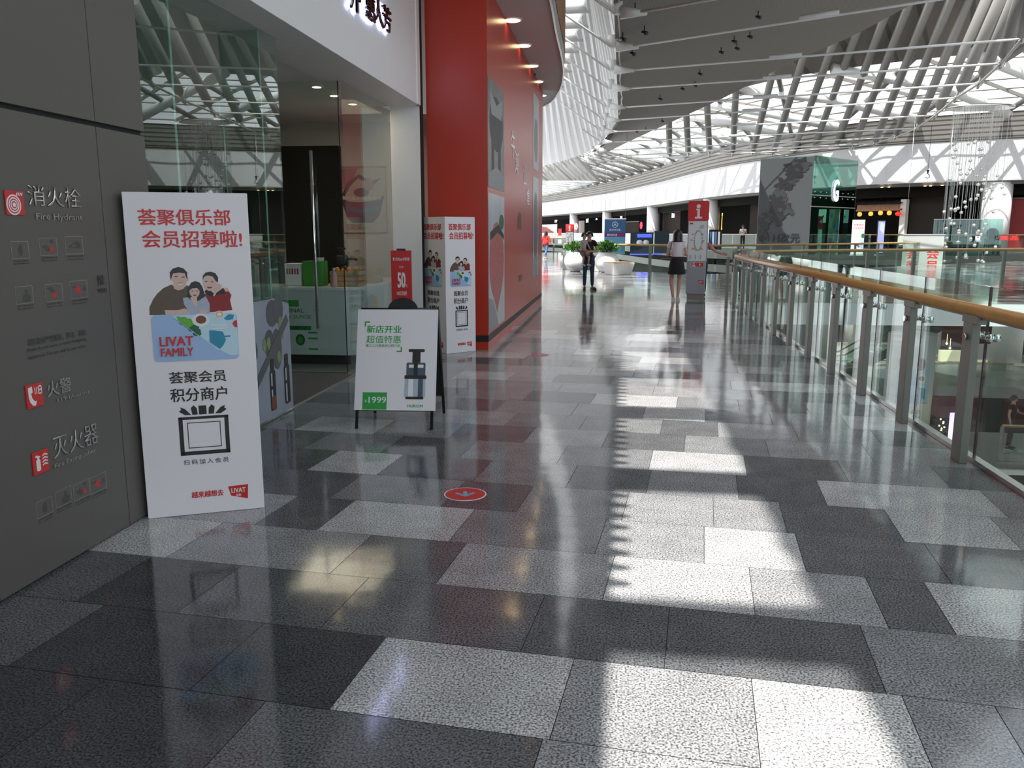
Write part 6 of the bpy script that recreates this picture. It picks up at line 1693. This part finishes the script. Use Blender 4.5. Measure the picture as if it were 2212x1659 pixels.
# glass box and no-entry sign near the ball curtain
t = thing('glass_screen', 'greenish glass balustrade box with a dark stroller shape behind the ball curtain', 'glass', (at_y(2085,540,47.5).x, 47.5, GZ), 0)
b = MB(); b.box(-1.7,1.75,-.01,.01,0,1.9); b.build('pane', 'glass_green', t); b = MB(); b.box(-1.7,1.75,-.02,.02,1.9,1.93); b.build('edge', 'steel', t)
t = thing('stroller', 'dark rounded stroller hood behind the greenish glass screen', 'stroller', (at_y(2144,500,48.5).x, 48.5, GZ), 0)
b = MB(); b.ball((0,0,1.15), .32, sz=1.0, n=16); b.build('hood', 'black', t); b = MB(); b.box(-.25,.25,-.3,.3,.45,.9); b.build('seat', 'cloth_black', t)
b = MB()
for x in (-.25,.25):
    for y in (-.3,.3): b.path([(x,y,.13),(x,y,.5)], .02, 6); b.ball((x,y,.13), .129, .35, 1, 1, n=12)
b.build('wheels', 'black', t)
t, w_, h_ = stand_board('small white no-smoking notice hanging on the far glass', 'notice_card', 'notice', 2107, 2118, 510, 47.3, 'map_white', [(0, [(.2,.85),(.3,.9),(.8,.72),(.7,.67)])], ['violet_print'], zb=EYE+(HY-521)*47.3/F_PX)
o = txt('mirrored_lettering', '荟聚', 'red_sign', None, 0, 0, h=.26, w=1.0, y=0, mirror=True, bold=.02); o.location = at_y(2180, 514, 47.2); tag(o, 'mirrored red lettering on the far glass at the right edge', 'lettering')

# ================================================================== FLOORS BELOW
Z1, Z2 = -5.5, -11.0
edge = [(2.4,29),(6,33),(9.5,38),(14,40.2),(19,40.6),(26,39),(40,33)]
es = [(p_.x, p_.y) for p_ in spline([(x, y, 0) for x, y in edge], 6)]
b = MB(); b.prism(ccw(es+[(40,75),(-14,75),(-14,29)]), Z1-.55, Z1, 0); struct(b.build('floor_lower', 'lower_floor'))
b = MB(); b.prism(ccw([(-14,-6),(2.0,-6),(2.0,29),(-14,29)]), Z1-.55, Z1, 0); struct(b.build('floor_lower_near', 'lower_floor'))
b = MB(); b.box(-14, 45, -6, 75, Z2-.3, Z2); struct(b.build('floor_bottom', 'stone_edge'))
b = MB(); b.box(11.2, 24, 25.6, 29.5, Z1-.15, Z1+.35); struct(b.build('floor_landing', 'lower_floor'))
b = MB(); b.grid([[(x, y, z) for x, y in [(p_[0]*1.0, p_[1]+9.5) for p_ in es]] for z in (-.5, -2.4)]); struct(b.build('wall_bulkhead', 'ceiling_grey'))
b = MB(); b.grid([[(x, y, z) for x, y in [(p_[0], p_[1]+12) for p_ in es]] for z in (-.5, Z1)]); struct(b.build('wall_lower', 'shop_brown'))
b = MB(); b.grid([[(p_[0], p_[1]+9.5, -2.4), (p_[0], p_[1]+12, -2.4)] for p_ in es]); struct(b.build('ceiling_lower', 'white_paint'))
b = MB(); b.grid([[(x, y, z) for x, y in [(p_[0]+1.5, p_[1]+6) for p_ in es]] for z in (Z1-.5, Z2)]); struct(b.build('wall_bottom', 'shop_brown'))
railing('glass railing of the floor below along its curved white edge', es[2:-4:3], z0=Z1, step=3)
railing('glass railing in front of the man on the floor below', [(11.3,25.7),(23.5,25.7)], z0=Z1+.35, step=2.2)
for k, (px, Yd) in enumerate(((2173,46.5),(1760,47),(1840,50),(2000,52))):
    p = at_y(px, 760, Yd); b = MB(); b.lathe([(.75,0),(.75,4.9)], n=24); o = b.build('lower_column', 'white_paint'); o.location = (p.x, Yd, Z1)
    tag(o, ('round white column on the floor below near the right picture edge','leftmost round white column on the floor below','second round white column on the floor below, behind the escalator','round white column on the floor below, behind the wrapped advert column')[k], 'column')
p = at_y(1965, 800, 31.0); t = thing('wrapped_column', 'thick white column with a blue family card print on the floor below', 'advertisement', (p.x, 31.0, Z1), 0)
b = MB(); b.lathe([(.80,0.0),(.80,3.55)], n=40); b.build('column_body', 'ad_white', t)
e = bpy.data.objects.new('card_print', None); COL.objects.link(e); e.parent = t; e.location = (0,-.82,0)
prints('card', [(0, rect(-.66,.40,1.15,2.35)), (1, [(-.1,2.35),(.4,2.35),(.4,1.2),(.25,1.2)]), (2, ell(.15,2.05,.16,.16,16)), (3, ell(.15,2.05,.09,.09,14)), (4, ell(-.42,2.62,.24,.3,14)), (4, ell(.1,2.55,.14,.22,14)), (5, [(.05,1.75),(.3,1.7),(.3,1.3),(.2,1.35)])], ['card_blue','aqua_print','print_white','coffee','hair','teal_print'], e, 0, .0005)
for k, s in enumerate(('会员','积分','商户','扫码')): txt('lettering', s, 'print_black', e, .05, .85-.2*k, h=.16, w=.34, y=0)
# escalator between the floors below
pe = at_y(1816, 800, 44.0)
t = thing('escalator', 'dark escalator rising to the right beside the wrapped advert column', 'escalator', (pe.x, 44.0, Z1), 0)
LX, LZ = 4.6, 3.0
b = MB(); b.add([(0,-.6,.05),(LX,-.6,LZ),(LX,.6,LZ),(0,.6,.05),(.5,-.6,.0),(LX,-.6,LZ-.7),(LX,.6,LZ-.7),(.5,.6,.0)], [(0,1,2,3),(4,7,6,5),(0,4,5,1),(3,2,6,7),(1,5,6,2),(0,3,7,4)]); b.build('truss', 'black', t)
for y in (-.62,.62):
    b = MB(); b.add([(0,y,.1),(LX,y,LZ),(LX,y,LZ+.85),(0,y,.95)], [(0,1,2,3)]); o = b.build('side_glass', 'glass_rail', t); md = o.modifiers.new('s','SOLIDIFY'); md.thickness = .02
    b = MB(); b.path([(-.4,y,.93),(0,y,.98),(LX,y,LZ+.88)], .045, 8); b.build('handrail', 'black', t)
b = MB()
for k in range(14): b.box(.05+k*LX/14,.05+(k+1)*LX/14-.01,-.5,.5,k*LZ/14+.02,k*LZ/14+.22)
b.build('steps', 'post_metal', t)
# dark red kiosk pillar with a lit figure
p = at_y(2063, 850, 24.6); t = thing('kiosk_pillar', 'dark red pillar with a lilac lit figure 1 on the floor below', 'sign', (p.x, 24.6, -8.2), 0)
b = MB(); b.box(-.06,.42,-.2,.2,0,5.1); b.build('pillar', 'kiosk_red', t); b = MB(); b.box(-.5,.42,-.25,.25,4.6,5.15); b.build('head', 'kiosk_red', t)
txt('figure', '1', 'violet_led', t, -.12, 4.25, h=.95, w=.12, y=-.26, ext=.02, bold=.03)
b = MB(); b.box(-.2,.0,-.24,-.2,3.6,4.9); b.build('figure_box', 'shop_dark', t)
p = at_y(2035, 880, 30); t = thing('fairy_lights', 'string of small warm fairy lights on the floor below', 'lights', (p.x, 30, 0), 0)
R_ = random.Random(3); b = MB(); pts_ = [Vector((R_.uniform(-.18,.18), R_.uniform(-.1,.1), EYE+(HY-py_)*30/F_PX)) for py_ in range(850, 915, 4)]
b.path(pts_, .006, 4); b.build('cable', 'black', t); b = MB()
for c in pts_: b.ball(c, .03, n=6)
b.build('bulbs', 'lamp_warm', t)
t = thing('mission_board', 'black board with white mission text hanging below the landing at the right edge', 'board', (at_y(2150,985,25.3).x-.2, 25.3, Z1-2.0), 0)
b = MB(); b.box(-.9, 5, 0, .08, 0, 2.05); b.build('board', 'black', t)
b = MB(); b.box(-.9, 5, -.05, .1, 2.05, 2.2); b.build('top_trim', 'cream', t)
for s, zz, w_ in (('"Our mission', 1.45, 1.25), ('Solve the problem', 1.17, 1.75), ('so be great', .88, 1.2)): txt('lettering', s, 'print_white', t, .15, zz, h=.17, w=w_, y=-.003, align='L')
# lit shop displays on the floor below
for k, (px, py, w_, h_, mt, lb) in enumerate(((1812,755,.9,.8,'shop_wall','small lit shop display on the floor below, left of the escalator'),(1925,755,1.0,.5,'water_blue','small turquoise lit sign on the floor below'),(2110,760,1.6,.9,'print_white','white poster with blue picture on the floor below'),(2080,770,2.6,.7,'lamp_shop','lit display shelf on the floor below at the right'))):
    p = at_y(px, py, 47.6+.35*k); o = MB(); o.box(-w_/2,w_/2,-.05,.05,-h_/2,h_/2); o = o.build('shop_display', mt); o.location = p; tag(o, lb, 'display')
for k, (px, py) in enumerate(((2045,742),(2052,752),(2080,762),(1880,790),(1862,800),(1895,765),(2100,752))):
    p = at_y(px, py, 45); b = MB(); b.ball((0,0,0), .055, n=8); b.tube((0,0,.05),(0,0,.5),.006,n=4); o = b.build('pendant_lamp', 'lamp_warm'); o.location = p; tag(o, 'tiny bright pendant lamp over the shops on the floor below', 'lamp', 'pendant lamps on the floor below')
